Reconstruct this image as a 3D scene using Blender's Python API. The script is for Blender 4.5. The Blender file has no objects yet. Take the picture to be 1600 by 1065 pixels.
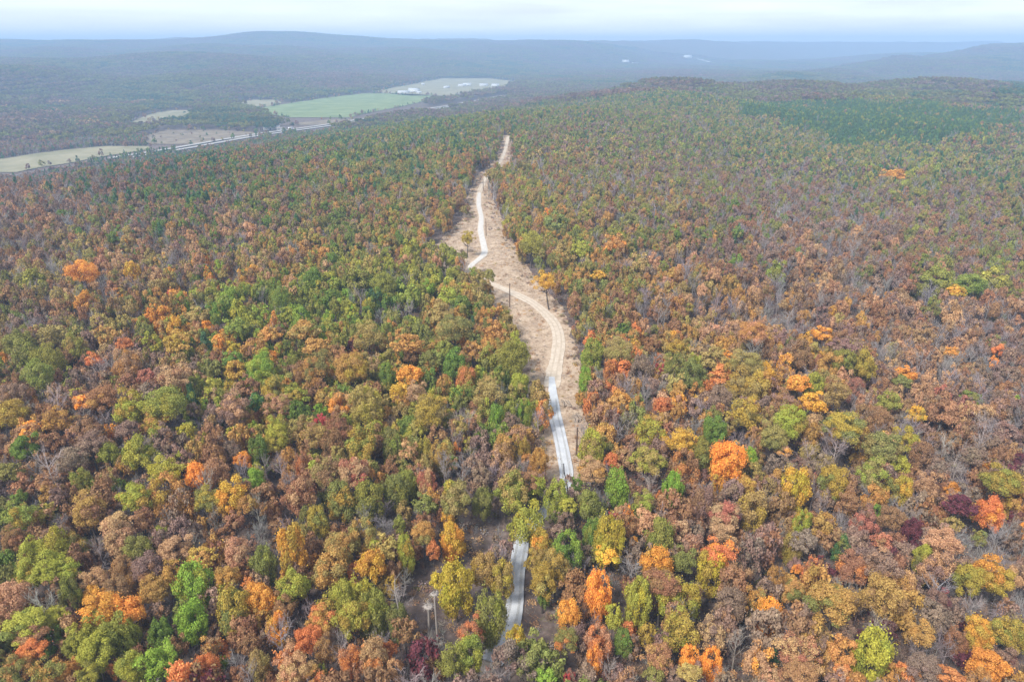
import bpy, math, random
import numpy as np

rng = np.random.default_rng(7)
rnd = random.Random(7)
scene = bpy.context.scene
C = scene.collection

# ---------------------------------------------------------------- camera
F, PITCH, CAMZ = 1100.0, math.radians(22.9), 105.0
W_PX, H_PX = 1600.0, 1065.0
cam_data = bpy.data.cameras.new('camera')
cam = bpy.data.objects.new('camera', cam_data)
C.objects.link(cam)
cam.location = (0, 0, CAMZ)
cam.rotation_euler = (math.pi / 2 - PITCH, 0, 0)
cam_data.sensor_fit = 'HORIZONTAL'
cam_data.sensor_width = 36.0
cam_data.lens = 36.0 * F / W_PX
cam_data.clip_start = 1.0
cam_data.clip_end = 60000.0
scene.camera = cam

# ---------------------------------------------------------------- world, sun, exposure
SUN_EL, SUN_AZ = math.radians(48), math.radians(-140)
world = bpy.data.worlds.new('World')
scene.world = world
world.use_nodes = True
nt = world.node_tree
nt.nodes.clear()
n_out = nt.nodes.new('ShaderNodeOutputWorld')
n_bg = nt.nodes.new('ShaderNodeBackground')
n_bg.inputs['Strength'].default_value = 0.1
n_sky = nt.nodes.new('ShaderNodeTexSky')
n_sky.sky_type = 'NISHITA'
n_sky.sun_disc = False
n_sky.sun_elevation = SUN_EL
n_sky.sun_rotation = SUN_AZ
n_tc = nt.nodes.new('ShaderNodeTexCoord')
n_map = nt.nodes.new('ShaderNodeMapping')
n_map.inputs['Scale'].default_value = (1.6, 1.6, 16.0)
n_noise = nt.nodes.new('ShaderNodeTexNoise')
n_noise.inputs['Scale'].default_value = 2.2
n_noise.inputs['Detail'].default_value = 6
n_noise.inputs['Roughness'].default_value = 0.55
n_ramp = nt.nodes.new('ShaderNodeValToRGB')
n_ramp.color_ramp.elements[0].position = 0.32
n_ramp.color_ramp.elements[0].color = (0.5, 0.5, 0.5, 1)
n_ramp.color_ramp.elements[1].position = 0.66
n_ramp.color_ramp.elements[1].color = (1, 1, 1, 1)
n_cloud = nt.nodes.new('ShaderNodeRGB')
CLOUD = (3.1, 3.25, 3.45)
n_cloud.outputs[0].default_value = (*CLOUD, 1)
n_mix = nt.nodes.new('ShaderNodeMix')
n_mix.data_type = 'RGBA'
nt.links.new(n_tc.outputs['Generated'], n_map.inputs['Vector'])
nt.links.new(n_map.outputs['Vector'], n_noise.inputs['Vector'])
nt.links.new(n_noise.outputs['Fac'], n_ramp.inputs['Fac'])
nt.links.new(n_ramp.outputs['Color'], n_mix.inputs['Factor'])
nt.links.new(n_sky.outputs['Color'], n_mix.inputs['A'])
nt.links.new(n_cloud.outputs['Color'], n_mix.inputs['B'])
nt.links.new(n_mix.outputs['Result'], n_bg.inputs['Color'])
nt.links.new(n_bg.outputs['Background'], n_out.inputs['Surface'])

sun_d = bpy.data.lights.new('sun', 'SUN')
sun_d.energy = 1.5
sun_d.angle = math.radians(14)
sun_d.color = (1.0, 0.965, 0.91)
sun = bpy.data.objects.new('sun', sun_d)
C.objects.link(sun)
# the sky's sun_rotation turns clockwise from +Y seen from above
sun.rotation_euler = (math.pi / 2 - SUN_EL, 0, math.pi - SUN_AZ)
sun.location = (0, 0, 400)

vs = scene.view_settings
vs.view_transform = 'Standard'
vs.look = 'None'
vs.exposure = 1.65
vs.gamma = 1.0
vs.use_curve_mapping = False
cy = scene.cycles
cy.max_bounces = 6
cy.diffuse_bounces = 4
cy.glossy_bounces = 1
cy.transmission_bounces = 3
cy.transparent_max_bounces = 4
cy.volume_bounces = 2
cy.caustics_reflective = False
cy.caustics_refractive = False
cy.use_denoising = True
cy.denoiser = 'OPENIMAGEDENOISE'
cy.use_adaptive_sampling = False
HAZE_DENSITY = 2.0e-4
HAZE_COLOR = (0.47, 0.69, 1.0)

# ---------------------------------------------------------------- colours (albedo)
def lin(c):
    return tuple(((v / 255) / 12.92 if v / 255 <= 0.04045 else ((v / 255 + 0.055) / 1.055) ** 2.4) for v in c)
PAL = {
    'g': (134, 158, 38), 'G': (114, 132, 46), 'd': (82, 114, 68), 'e': (142, 142, 50), 'l': (162, 158, 44),
    'o': (132, 130, 62), 'k': (164, 142, 74), 'A': (174, 146, 46), 'n': (184, 138, 64), 'y': (206, 158, 34),
    'Y': (176, 160, 26), 'a': (212, 146, 42), 'O': (232, 156, 42), 'R': (206, 128, 64), 'r': (162, 114, 66),
    't': (188, 140, 86), 'S': (184, 108, 76), 'p': (148, 116, 94), 'm': (112, 62, 66), 'c': (182, 74, 72),
    'b': (162, 150, 144), 'w': (182, 168, 158)}
def soft(c, k=0.16, g=1.0):
    L = 0.25 * c[0] + 0.65 * c[1] + 0.1 * c[2]
    return tuple(g * (v * (1 - k) + L * k) for v in c)
ALB = {k: soft(lin(c), 0.24 if k in 'rptSb' else 0.12, 1.2) for k, c in PAL.items()}
COLWORD = {
    'g': 'bright green', 'G': 'deep green', 'd': 'dark blue-green', 'e': 'olive green', 'l': 'lime green', 'o': 'dull olive',
    'k': 'khaki', 'A': 'olive gold', 'n': 'golden brown', 'y': 'golden yellow', 'Y': 'lemon yellow', 'a': 'amber', 'O': 'vivid orange',
    'R': 'burnt orange', 'r': 'rust brown', 't': 'tan', 'S': 'salmon red', 'p': 'dusky pink', 'm': 'maroon', 'c': 'crimson',
    'b': 'grey leafless', 'w': 'pale leafless'}

# ---------------------------------------------------------------- terrain
RIM = np.array([(-2600, -900), (-900, 330), (-474, 660), (-352, 778), (-274, 976), (-165, 1187), (0, 1324), (84, 1650), (309, 2270), (900, 3300), (2200, 4700), (5000, 6500)], float) * 1.03
FOOT = np.array([(-2600, -100), (-1300, 700), (-800, 1085), (-790, 1806), (-500, 2350), (-110, 3207), (400, 4300), (1500, 5900), (4000, 8000)], float) * 1.03
CREST = [(0, 20), (0, 830)]

def side_dist(P, X, Y):
    """signed distance to a polyline, positive on its left (the valley side)"""
    best = np.full(X.shape, 1e18)
    sgn = np.ones(X.shape)
    for (ax, ay), (bx, by) in zip(P[:-1], P[1:]):
        dx, dy = bx - ax, by - ay
        t = np.clip(((X - ax) * dx + (Y - ay) * dy) / (dx * dx + dy * dy), 0, 1)
        qx, qy = X - (ax + t * dx), Y - (ay + t * dy)
        d2 = qx * qx + qy * qy
        cr = dx * (Y - ay) - dy * (X - ax)
        m = d2 < best - 1e-6
        best = np.where(m, d2, best)
        sgn = np.where(m, np.sign(cr), sgn)
    return np.sqrt(best) * np.where(sgn == 0, 1, sgn)

def sstep(a, b, x):
    t = np.clip((x - a) / (b - a), 0, 1)
    return t * t * (3 - 2 * t)

def waves(X, Y, s, seed):
    r = np.random.default_rng(seed)
    out = np.zeros_like(X)
    for k in range(6):
        a = r.uniform(0, 2 * math.pi)
        f = 2 * math.pi / (s * r.uniform(0.6, 1.7))
        out = out + np.sin((X * math.cos(a) + Y * math.sin(a)) * f + r.uniform(0, 6.28))
    return out / 2.45

HILLS = [(-3000, 9400, 800, 900, 118), (-1700, 9800, 500, 600, 30), (-4600, 10500, 900, 700, 66), (-7600, 10500, 900, 900, 52),
         (5150, 9300, 900, 800, 92), (4100, 9800, 2200, 700, 30), (-900, 10600, 1100, 700, 60), (2100, 10900, 1800, 700, 22), (8200, 9800, 1200, 800, 50)]

def T(X, Y):
    X = np.asarray(X, float); Y = np.asarray(Y, float)
    d = side_dist(RIM, X, Y)
    f = side_dist(FOOT, X, Y)
    R = np.hypot(X, Y)
    plateau = waves(X, Y, 420, 3) * (2.5 + 3.5 * sstep(60, 300, np.abs(X))) * sstep(220, 800, R) + waves(X, Y, 900, 5) * 10 * sstep(1100, 2600, R)
    plateau = plateau + 108 * sstep(4000, 6900, R)
    plateau = plateau - 50 * sstep(1750, 2600, Y) * (1 - sstep(3300, 6000, Y)) * sstep(-200, 500, X)
    plateau = plateau - 12 * sstep(60, 280, X) * (1 - sstep(700, 1200, Y))
    z = plateau
    fall = sstep(-260, 250, d)
    z = z * (1 - fall) + (-55) * fall
    hill = sstep(0, 1100, f)
    z = z + hill * fall * (62 + (waves(X, Y, 900, 11) * 25 + waves(X, Y, 1900, 12) * 22) * (1 - 0.75 * sstep(3000, 5600, R)) + 96 * sstep(3200, 6800, R))
    z = z + (waves(X, Y, 1500, 71) * 9 + waves(X, Y, 650, 72) * 4) * sstep(3200, 5600, R)
    for hx, hy, sx, sy, a in HILLS:
        hx, hy, sx, sy, a = hx * 0.68, hy * 0.68, sx * 0.68, sy * 0.68, a * 0.62
        z = z + a * np.exp(-((X - hx) / sx) ** 2 - ((Y - hy) / sy) ** 2)
    return z

CP, SP = math.cos(PITCH), math.sin(PITCH)
def ray(px, py):
    u, c = (px - W_PX / 2) / F, (H_PX / 2 - py) / F
    return np.array([u, CP + c * SP, -SP + c * CP])

def unproject(px, py, up=0.0):
    """ground point (or the point `up` metres over it) seen at a pixel of the photograph"""
    d = ray(px, py)
    lo = 0.0
    ts = np.concatenate([np.arange(20, 2500, 6.0), np.arange(2500, 12000, 40.0)])
    h = CAMZ + d[2] * ts - (T(d[0] * ts, d[1] * ts) + up)
    neg = np.nonzero(h < 0)[0]
    k = neg[0] if len(neg) else len(ts) - 1
    a, b = ts[max(k - 1, 0)], ts[k]
    for _ in range(14):
        m = (a + b) / 2
        if CAMZ + d[2] * m - (float(T(d[0] * m, d[1] * m)) + up) < 0: b = m
        else: a = m
    p = d * b
    return np.array([p[0], p[1], CAMZ + p[2]])

def project(X, Y, Z):
    dz = Z - CAMZ
    depth = Y * CP - dz * SP
    v = Y * SP + dz * CP
    return W_PX / 2 + F * X / depth, H_PX / 2 - F * v / depth, depth

# ---------------------------------------------------------------- helpers
def mesh_from(name, V, Fc, mats=(), midx=None, smooth=False):
    me = bpy.data.meshes.new(name)
    V = np.asarray(V, np.float32)
    Fc = np.asarray(Fc, np.int32)
    n, k = Fc.shape
    me.vertices.add(len(V)); me.vertices.foreach_set('co', V.ravel())
    me.loops.add(n * k); me.loops.foreach_set('vertex_index', Fc.ravel())
    me.polygons.add(n)
    me.polygons.foreach_set('loop_start', np.arange(0, n * k, k, dtype=np.int32))
    me.polygons.foreach_set('loop_total', np.full(n, k, np.int32))
    for m in mats: me.materials.append(m)
    if midx is not None: me.polygons.foreach_set('material_index', np.asarray(midx, np.int32))
    if smooth: me.polygons.foreach_set('use_smooth', np.ones(n, bool))
    me.update(calc_edges=True)
    return me

def face_attr(me, name, vals):
    a = me.attributes.new(name, 'FLOAT', 'FACE')
    a.data.foreach_set('value', np.asarray(vals, np.float32))

def link(name, me, parent=None):
    o = bpy.data.objects.new(name, me)
    C.objects.link(o)
    if parent is not None: o.parent = parent
    return o

def tag(o, label=None, cat=None, group=None, kind=None):
    if label: o['label'] = label
    if cat: o['category'] = cat
    if group: o['group'] = group
    if kind: o['kind'] = kind
    return o

def empty(name, loc, rz=0.0):
    o = bpy.data.objects.new(name, None)
    o.empty_display_size = 0.5
    C.objects.link(o)
    o.location = loc
    o.rotation_euler = (0, 0, rz)
    return o

class Mat:
    def __init__(s, name):
        s.m = bpy.data.materials.new(name)
        s.m.use_nodes = True
        s.t = s.m.node_tree
        s.t.nodes.clear()
        s.out = s.n('OutputMaterial')
    def n(s, kind, **kw):
        x = s.t.nodes.new('ShaderNode' + kind)
        for k, v in kw.items(): setattr(x, k, v)
        return x
    def l(s, a, b): s.t.links.new(a, b)
    def noise(s, scale, detail=4, rough=0.55, vec=None):
        x = s.n('TexNoise')
        x.inputs['Scale'].default_value = scale
        x.inputs['Detail'].default_value = detail
        x.inputs['Roughness'].default_value = rough
        s.l(vec if vec is not None else s.coord(), x.inputs['Vector'])
        return x.outputs['Fac']
    def coord(s):
        if not hasattr(s, '_c'):
            s._c = s.n('NewGeometry').outputs['Position']
        return s._c
    def ramp(s, fac, stops):
        r = s.n('ValToRGB')
        while len(r.color_ramp.elements) < len(stops): r.color_ramp.elements.new(0.5)
        for e, (p, c) in zip(r.color_ramp.elements, stops):
            e.position = p
            e.color = (*c, 1) if isinstance(c, tuple) else (c, c, c, 1)
        s.l(fac, r.inputs['Fac'])
        return r.outputs['Color']
    def mix(s, fac, a, b, mode='MIX'):
        x = s.n('Mix', data_type='RGBA', blend_type=mode)
        for v, k in ((fac, 'Factor'), (a, 'A'), (b, 'B')):
            if isinstance(v, (int, float)): x.inputs[k].default_value = v
            elif isinstance(v, tuple): x.inputs[k].default_value = (*v, 1)
            else: s.l(v, x.inputs[k])
        return x.outputs['Result']
    def attr(s, name, kind='GEOMETRY'):
        return s.n('Attribute', attribute_name=name, attribute_type=kind)
    def rough(s, col, rough=0.9, bump=None, strength=0.5, dist=0.1):
        p = s.n('BsdfPrincipled')
        if isinstance(col, tuple): p.inputs['Base Color'].default_value = (*col, 1)
        else: s.l(col, p.inputs['Base Color'])
        p.inputs['Roughness'].default_value = rough
        p.inputs['Specular IOR Level'].default_value = 0.15
        if bump is not None:
            b = s.n('Bump')
            b.inputs['Strength'].default_value = strength
            b.inputs['Distance'].default_value = dist
            s.l(bump, b.inputs['Height'])
            s.l(b.outputs['Normal'], p.inputs['Normal'])
        s.l(p.outputs['BSDF'], s.out.inputs['Surface'])
        return s.m

def leaf_material(name, spread=0.36):
    m = Mat(name)
    t1 = m.attr('tint', 'INSTANCER').outputs['Color']
    t2 = m.attr('tint_b', 'INSTANCER').outputs['Color']
    lob = m.attr('lobe').outputs['Fac']
    lf = m.attr('leaf').outputs['Fac']
    col = m.mix(m.ramp(lob, [(0.45, 0.0), (0.72, 1.0)]), t1, t2)
    hsv = m.n('HueSaturation')
    mr = m.n('MapRange'); m.l(lf, mr.inputs['Value'])
    mr.inputs['To Min'].default_value = 1 - spread; mr.inputs['To Max'].default_value = 1 + spread
    mh = m.n('MapRange'); m.l(lf, mh.inputs['Value'])
    mh.inputs['To Min'].default_value = 0.488; mh.inputs['To Max'].default_value = 0.512
    m.l(mh.outputs['Result'], hsv.inputs['Hue'])
    m.l(mr.outputs['Result'], hsv.inputs['Value'])
    m.l(col, hsv.inputs['Color'])
    d = m.n('BsdfDiffuse'); tr = m.n('BsdfTranslucent'); mx = m.n('MixShader')
    mx.inputs['Fac'].default_value = 0.2
    m.l(hsv.outputs['Color'], d.inputs['Color']); m.l(hsv.outputs['Color'], tr.inputs['Color'])
    m.l(d.outputs['BSDF'], mx.inputs[1]); m.l(tr.outputs['BSDF'], mx.inputs[2])
    m.l(mx.outputs['Shader'], m.out.inputs['Surface'])
    return m.m

M_LEAF = leaf_material('leaf_foliage')
def bark_material(name, a, b):
    m = Mat(name)
    return m.rough(m.mix(m.noise(3.0, 5), a, b), 0.9)
M_BARK = bark_material('bark', (0.075, 0.06, 0.052), (0.16, 0.135, 0.12))
def twig_material():
    m = Mat('bare_twigs')
    t = m.attr('tint', 'INSTANCER').outputs['Color']
    return m.rough(m.mix(m.ramp(m.noise(0.9, 3), [(0.3, 0.0), (0.7, 1.0)]), t, m.mix(0.6, t, (0.10, 0.085, 0.08))), 0.9)
M_TWIG = twig_material()

# ---------------------------------------------------------------- tree forms
def fib(n, r):
    i = np.arange(n) + 0.5
    ph = np.arccos(1 - 2 * i / n); th = math.pi * (1 + 5 ** 0.5) * i + r.uniform(0, 6.28)
    v = np.stack([np.cos(th) * np.sin(ph), np.sin(th) * np.sin(ph), np.cos(ph)], 1)
    return v + r.normal(0, 0.13, v.shape)

def leaf_faces(P, N, size, r, tilt=0.55):
    """one leaf-spray rhombus per point"""
    n = len(P)
    N = N + r.normal(0, tilt, N.shape); N /= np.linalg.norm(N, axis=1)[:, None] + 1e-9
    A = r.normal(0, 1, (n, 3)); U = np.cross(N, A); U /= np.linalg.norm(U, axis=1)[:, None] + 1e-9
    V = np.cross(N, U)
    s = size * r.uniform(0.6, 1.35, n)[:, None]
    w = s * r.uniform(0.45, 0.8, n)[:, None]
    bend = N * s * r.uniform(-0.25, 0.25, n)[:, None]
    verts = np.stack([P - U * s, P - V * w + bend, P + U * s * r.uniform(0.7, 1.1, n)[:, None], P + V * w + bend * 0.6], 1).reshape(-1, 3)
    return verts, np.arange(n * 4).reshape(-1, 4)

def crown_points(r, nleaf, nlobe, form):
    C0 = fib(nlobe, r)
    if form == 'round':
        C0 = C0[C0[:, 2] > -0.62]
        C0 = C0[r.uniform(0, 1, len(C0)) > 0.14]; rad = r.uniform(0.17, 0.38, len(C0)); C0 = C0 * r.uniform(0.5, 0.92, len(C0))[:, None]; C0[:, 2] *= np.where(C0[:, 2] > 0, 1.12, 0.9)
        stretch = np.array([r.uniform(0.8, 1.15), r.uniform(0.8, 1.15), 1.0]); C0 = C0 * stretch
    elif form == 'ragged':
        C0 = C0[r.uniform(0, 1, len(C0)) > 0.25]
        C0 = C0 * r.uniform(0.35, 0.95, len(C0))[:, None]; rad = r.uniform(0.16, 0.34, len(C0))
    elif form == 'tall':
        z = r.uniform(-0.9, 0.95, nlobe); th = r.uniform(0, 6.28, nlobe)
        q = np.sqrt(np.clip(1 - np.abs(z) ** 2.2, 0, 1)) * r.uniform(0.45, 0.85, nlobe)
        C0 = np.stack([q * np.cos(th), q * np.sin(th), z * 0.85], 1); rad = r.uniform(0.2, 0.36, nlobe)
    else:  # pine: whorls that narrow upwards
        z = r.uniform(-0.95, 0.95, nlobe); th = r.uniform(0, 6.28, nlobe)
        q = (1 - (z + 1) / 2) ** 0.75 * r.uniform(0.45, 0.95, nlobe) * 0.85
        C0 = np.stack([q * np.cos(th), q * np.sin(th), z * 0.9], 1); rad = r.uniform(0.14, 0.26, nlobe)
    prob = rad ** 2 / np.sum(rad ** 2)
    li = r.choice(len(C0), nleaf, p=prob)
    D = r.normal(0, 1, (nleaf, 3)); D /= np.linalg.norm(D, axis=1)[:, None]
    out = C0[li] / (np.linalg.norm(C0[li], axis=1)[:, None] + 1e-6)
    D = D + 0.55 * out + np.array([0, 0, 0.35]); D /= np.linalg.norm(D, axis=1)[:, None]
    P = C0[li] + D * (rad[li] * r.uniform(0.7, 1.12, nleaf))[:, None]
    # a few stray sprays break the outline
    k = r.uniform(0, 1, nleaf) < 0.09
    P[k] *= r.uniform(1.02, 1.24, k.sum())[:, None]
    lobv = r.uniform(0, 1, len(C0))[li]
    return P, D, np.clip(lobv + r.normal(0, 0.10, nleaf), 0, 1)

def crown_mesh(name, seed, form, nleaf, nlobe, size):
    r = np.random.default_rng(seed)
    P, N, lob = crown_points(r, nleaf, nlobe, form)
    V, Fc = leaf_faces(P, N, size, r)
    me = mesh_from(name, V, Fc, [M_LEAF])
    face_attr(me, 'lobe', lob)
    face_attr(me, 'leaf', np.clip(r.normal(0.5, 0.22, nleaf), 0, 1))
    return me

def tube(path, radii, n=5):
    """prism along a path: verts, quads"""
    V, Q = [], []
    path = np.asarray(path, float)
    for i, p in enumerate(path):
        a = path[min(i + 1, len(path) - 1)] - path[max(i - 1, 0)]
        a /= np.linalg.norm(a) + 1e-9
        u = np.cross(a, (0.31, 0.87, 0.12) if abs(a[1]) < 0.9 else (1, 0, 0)); u /= np.linalg.norm(u) + 1e-9
        v = np.cross(a, u)
        for k in range(n):
            t = 2 * math.pi * k / n
            V.append(p + radii[i] * (math.cos(t) * u + math.sin(t) * v))
    for i in range(len(path) - 1):
        for k in range(n):
            Q.append((i * n + k, i * n + (k + 1) % n, (i + 1) * n + (k + 1) % n, (i + 1) * n + k))
    return V, Q

class Parts:
    def __init__(s): s.V, s.Q = [], []
    def add(s, V, Q):
        o = len(s.V); s.V.extend(V); s.Q.extend([tuple(i + o for i in q) for q in Q])
    def tube(s, path, radii, n=5): s.add(*tube(path, radii, n))
    def box(s, c, d, rz=0.0):
        x, y, z = d[0] / 2, d[1] / 2, d[2] / 2
        co, si = math.cos(rz), math.sin(rz)
        V = [np.array((c[0] + co * a * x - si * b * y, c[1] + si * a * x + co * b * y, c[2] + e * z)) for e in (-1, 1) for b in (-1, 1) for a in (-1, 1)]
        s.add(V, [(0, 2, 3, 1), (4, 5, 7, 6), (0, 1, 5, 4), (2, 6, 7, 3), (0, 4, 6, 2), (1, 3, 7, 5)])
    def mesh(s, name, mat, smooth=False): return mesh_from(name, s.V, s.Q, [mat], smooth=smooth)

def trunk_parts(seed, limbs=7):
    """trunk of height 1 (the crown's centre) and limbs reaching into a crown of radius 1 (metres, unscaled)"""
    r = np.random.default_rng(seed)
    p = Parts()
    b = r.normal(0, 0.02, (5, 2))
    path = [(b[i][0] * i, b[i][1] * i, z) for i, z in enumerate((-0.03, 0.25, 0.55, 0.85, 1.12))]
    p.tube(path, [0.085, 0.065, 0.052, 0.036, 0.012], 6)
    for k in range(limbs):
        z0 = r.uniform(0.5, 0.95); a = r.uniform(0, 6.28); L = r.uniform(0.4, 0.8)
        q = np.array([math.cos(a) * L, math.sin(a) * L, r.uniform(0.05, 0.25)])
        s0 = np.array([0, 0, z0])
        p.tube([s0, s0 + q * (0.5, 0.5, 0.35), s0 + q], [0.026, 0.018, 0.006], 4)
    return p

def bare_tree_meshes(seed, twigs_per=9, third=5, width=1.0):
    """leafless tree of height 1, spread about 0.35: trunk mesh and branches mesh"""
    r = np.random.default_rng(seed)
    tr, br = Parts(), Parts()
    lean = r.normal(0, 0.03, 2)
    axis = lambda t: np.array([lean[0] * t * t, lean[1] * t * t, t])
    tr.tube([axis(t) for t in (-0.02, 0.2, 0.42, 0.62, 0.8)], [w * width for w in (0.016, 0.013, 0.0105, 0.008, 0.004)], 6)
    tv, tq = [], []
    def twig(a, b, w):
        d = b - a; u = np.cross(d, r.normal(0, 1, 3)); u *= w / (np.linalg.norm(u) + 1e-9)
        o = len(tv); tv.extend([a - u, a + u, b + u * 0.35, b - u * 0.35]); tq.append((o, o + 1, o + 2, o + 3))
    for k in range(13):
        t0 = r.uniform(0.34, 0.8); a = k * 2.4 + r.uniform(-0.4, 0.4)
        L = r.uniform(0.24, 0.42) * (1.25 - 0.6 * t0); up = r.uniform(0.5, 1.2)
        d = np.array([math.cos(a), math.sin(a), up]); d /= np.linalg.norm(d)
        s0 = axis(t0); m = s0 + d * L * 0.5; e = m + (d + r.normal(0, 0.22, 3) + (0, 0, 0.15)) * L * 0.5
        br.tube([s0, m, e], [w * width for w in (0.0055, 0.0038, 0.0016)], 3)
        for j in range(twigs_per):
            f = r.uniform(0.25, 1.0); q = s0 + (e - s0) * f
            dd = d + r.normal(0, 0.65, 3) + (0, 0, 0.2); dd /= np.linalg.norm(dd)
            l2 = r.uniform(0.07, 0.17); q2 = q + dd * l2
            twig(q, q2, 0.0022 * width)
            for i in range(third):
                g = q + dd * l2 * r.uniform(0.3, 1.0); d3 = dd + r.normal(0, 0.6, 3); d3 /= np.linalg.norm(d3)
                twig(g, g + d3 * r.uniform(0.035, 0.085), 0.0013 * width)
    br.add(tv, tq)
    return tr, br

LEAF_FORMS = {}
forms = []
for i in range(6): forms.append(('round', 100 + i, 30 + 3 * i))
for i in range(3): forms.append(('ragged', 200 + i, 44))
for i in range(4): forms.append(('tall', 300 + i, 34))
FORM_IDS = {'round': [0, 1, 2, 3, 4, 5], 'ragged': [6, 7, 8], 'tall': [9, 10, 11, 12], 'pine': [13, 14]}
forms += [('pine', 400, 60), ('pine', 401, 66)]
NEAR_CROWNS = [crown_mesh('crown', s, f, 9000 if f != 'ragged' else 5000, nl + 8, 0.048) for f, s, nl in forms]
BIG_CROWNS = [crown_mesh('crown', 150 + i, 'round', 13000, 62 + 6 * i, 0.038) for i in range(3)]
TRUNKS = [trunk_parts(500 + i).mesh('trunk', M_BARK) for i in range(4)]
BARE = []
for i in range(5):
    tr, br = bare_tree_meshes(600 + i)
    BARE.append((tr.mesh('trunk', M_TWIG), br.mesh('crown', M_TWIG)))

def joined_form(name, seed, form, nleaf, nlobe, size, trunk_h):
    """crown and trunk in one mesh, crown radius 1 centred at z = trunk_h"""
    r = np.random.default_rng(seed)
    P, N, lob = crown_points(r, nleaf, nlobe, form)
    V, Fc = leaf_faces(P, N, size, r)
    V = V + (0, 0, trunk_h)
    tp = Parts()
    tp.tube([(0, 0, -0.1), (0.02, 0, trunk_h * 0.6), (0, 0.02, trunk_h + 0.4)], [0.06, 0.045, 0.015], 4)
    nv = len(V)
    me = mesh_from(name, np.vstack([V, np.array(tp.V)]), np.vstack([Fc, np.array(tp.Q) + nv]), [M_LEAF, M_BARK], [0] * len(Fc) + [1] * len(tp.Q))
    face_attr(me, 'lobe', np.concatenate([lob, np.zeros(len(tp.Q))]))
    face_attr(me, 'leaf', np.concatenate([np.clip(r.normal(0.5, 0.22, nleaf), 0, 1), np.zeros(len(tp.Q))]))
    return me

forms_col = bpy.data.collections.new('wood_forms')
FORM_OBJ = []
def add_form(name, me):
    o = bpy.data.objects.new('form_%03d_%s' % (len(FORM_OBJ), name), me)
    forms_col.objects.link(o)
    FORM_OBJ.append(o)
    return len(FORM_OBJ) - 1
# middle distance (200-700 m), far (700 m and on)
MID = {f: [add_form('tree', joined_form('tree_form', s, f, n, nl, sz, 2.2 if f != 'pine' else 1.5)) for s, n, nl, sz in L] for f, L in {
    'round': [(700 + i, 2600, 30 + 2 * i, 0.084) for i in range(5)],
    'ragged': [(720 + i, 1500, 36, 0.092) for i in range(3)],
    'tall': [(740 + i, 2200, 32, 0.084) for i in range(3)],
    'pine': [(760 + i, 1700, 50, 0.085) for i in range(2)]}.items()}
LOW = {f: [add_form('tree', joined_form('tree_form', s, f, n, nl, sz, 2.2 if f != 'pine' else 1.5)) for s, n, nl, sz in L] for f, L in {
    'round': [(800 + i, 420, 16, 0.21) for i in range(4)],
    'ragged': [(820 + i, 240, 18, 0.24) for i in range(2)],
    'tall': [(840 + i, 380, 18, 0.21) for i in range(2)],
    'pine': [(860 + i, 240, 24, 0.22) for i in range(2)]}.items()}
def bare_form(seed, tw, th, width):
    tr, br = bare_tree_meshes(seed, tw, th, width)
    tr.add(br.V, br.Q)
    return add_form('bare', tr.mesh('bare_form', M_TWIG))
BARE_MID = [bare_form(900 + i, 9, 4, 1.35) for i in range(4)]
BARE_LOW = [bare_form(920 + i, 8, 2, 3.0) for i in range(3)]
def shrub_form(seed):
    r = np.random.default_rng(seed)
    tv, tq = [], []
    for k in range(26):
        a = r.uniform(0, 6.28); d = np.array([math.cos(a), math.sin(a), r.uniform(0.4, 1.8)]); d /= np.linalg.norm(d)
        s0 = np.array([r.normal(0, 0.12), r.normal(0, 0.12), 0]); e = s0 + d * r.uniform(0.6, 1.1)
        u = np.cross(e - s0, r.normal(0, 1, 3)); u *= 0.028 / np.linalg.norm(u)
        o = len(tv); tv.extend([s0 - u, s0 + u, e + u * 0.3, e - u * 0.3]); tq.append((o, o + 1, o + 2, o + 3))
        for j in range(4):
            p0 = s0 + (e - s0) * r.uniform(0.35, 1.0); p1 = p0 + r.normal(0, 0.16, 3) + (0, 0, 0.08)
            u = np.cross(p1 - p0, r.normal(0, 1, 3)); u *= 0.017 / np.linalg.norm(u)
            o = len(tv); tv.extend([p0 - u, p0 + u, p1 + u * 0.4, p1 - u * 0.4]); tq.append((o, o + 1, o + 2, o + 3))
    return add_form('shrub', mesh_from('shrub_form', tv, tq, [M_TWIG]))
SHRUB = [shrub_form(940 + i) for i in range(4)]
def tuft_form(seed, n=70):
    r = np.random.default_rng(seed)
    P = r.normal(0, 0.42, (n, 3)); P[:, 2] = np.abs(P[:, 2]) * 0.9 + 0.05
    V, Fc = leaf_faces(P, P + (0, 0, 0.5), 0.14, r)
    me = mesh_from('tuft_form', V, Fc, [M_LEAF])
    face_attr(me, 'lobe', r.uniform(0, 1, n)); face_attr(me, 'leaf', np.clip(r.normal(0.5, 0.22, n), 0, 1))
    return add_form('tuft', me)
TUFT = [tuft_form(960 + i) for i in range(3)]
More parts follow.
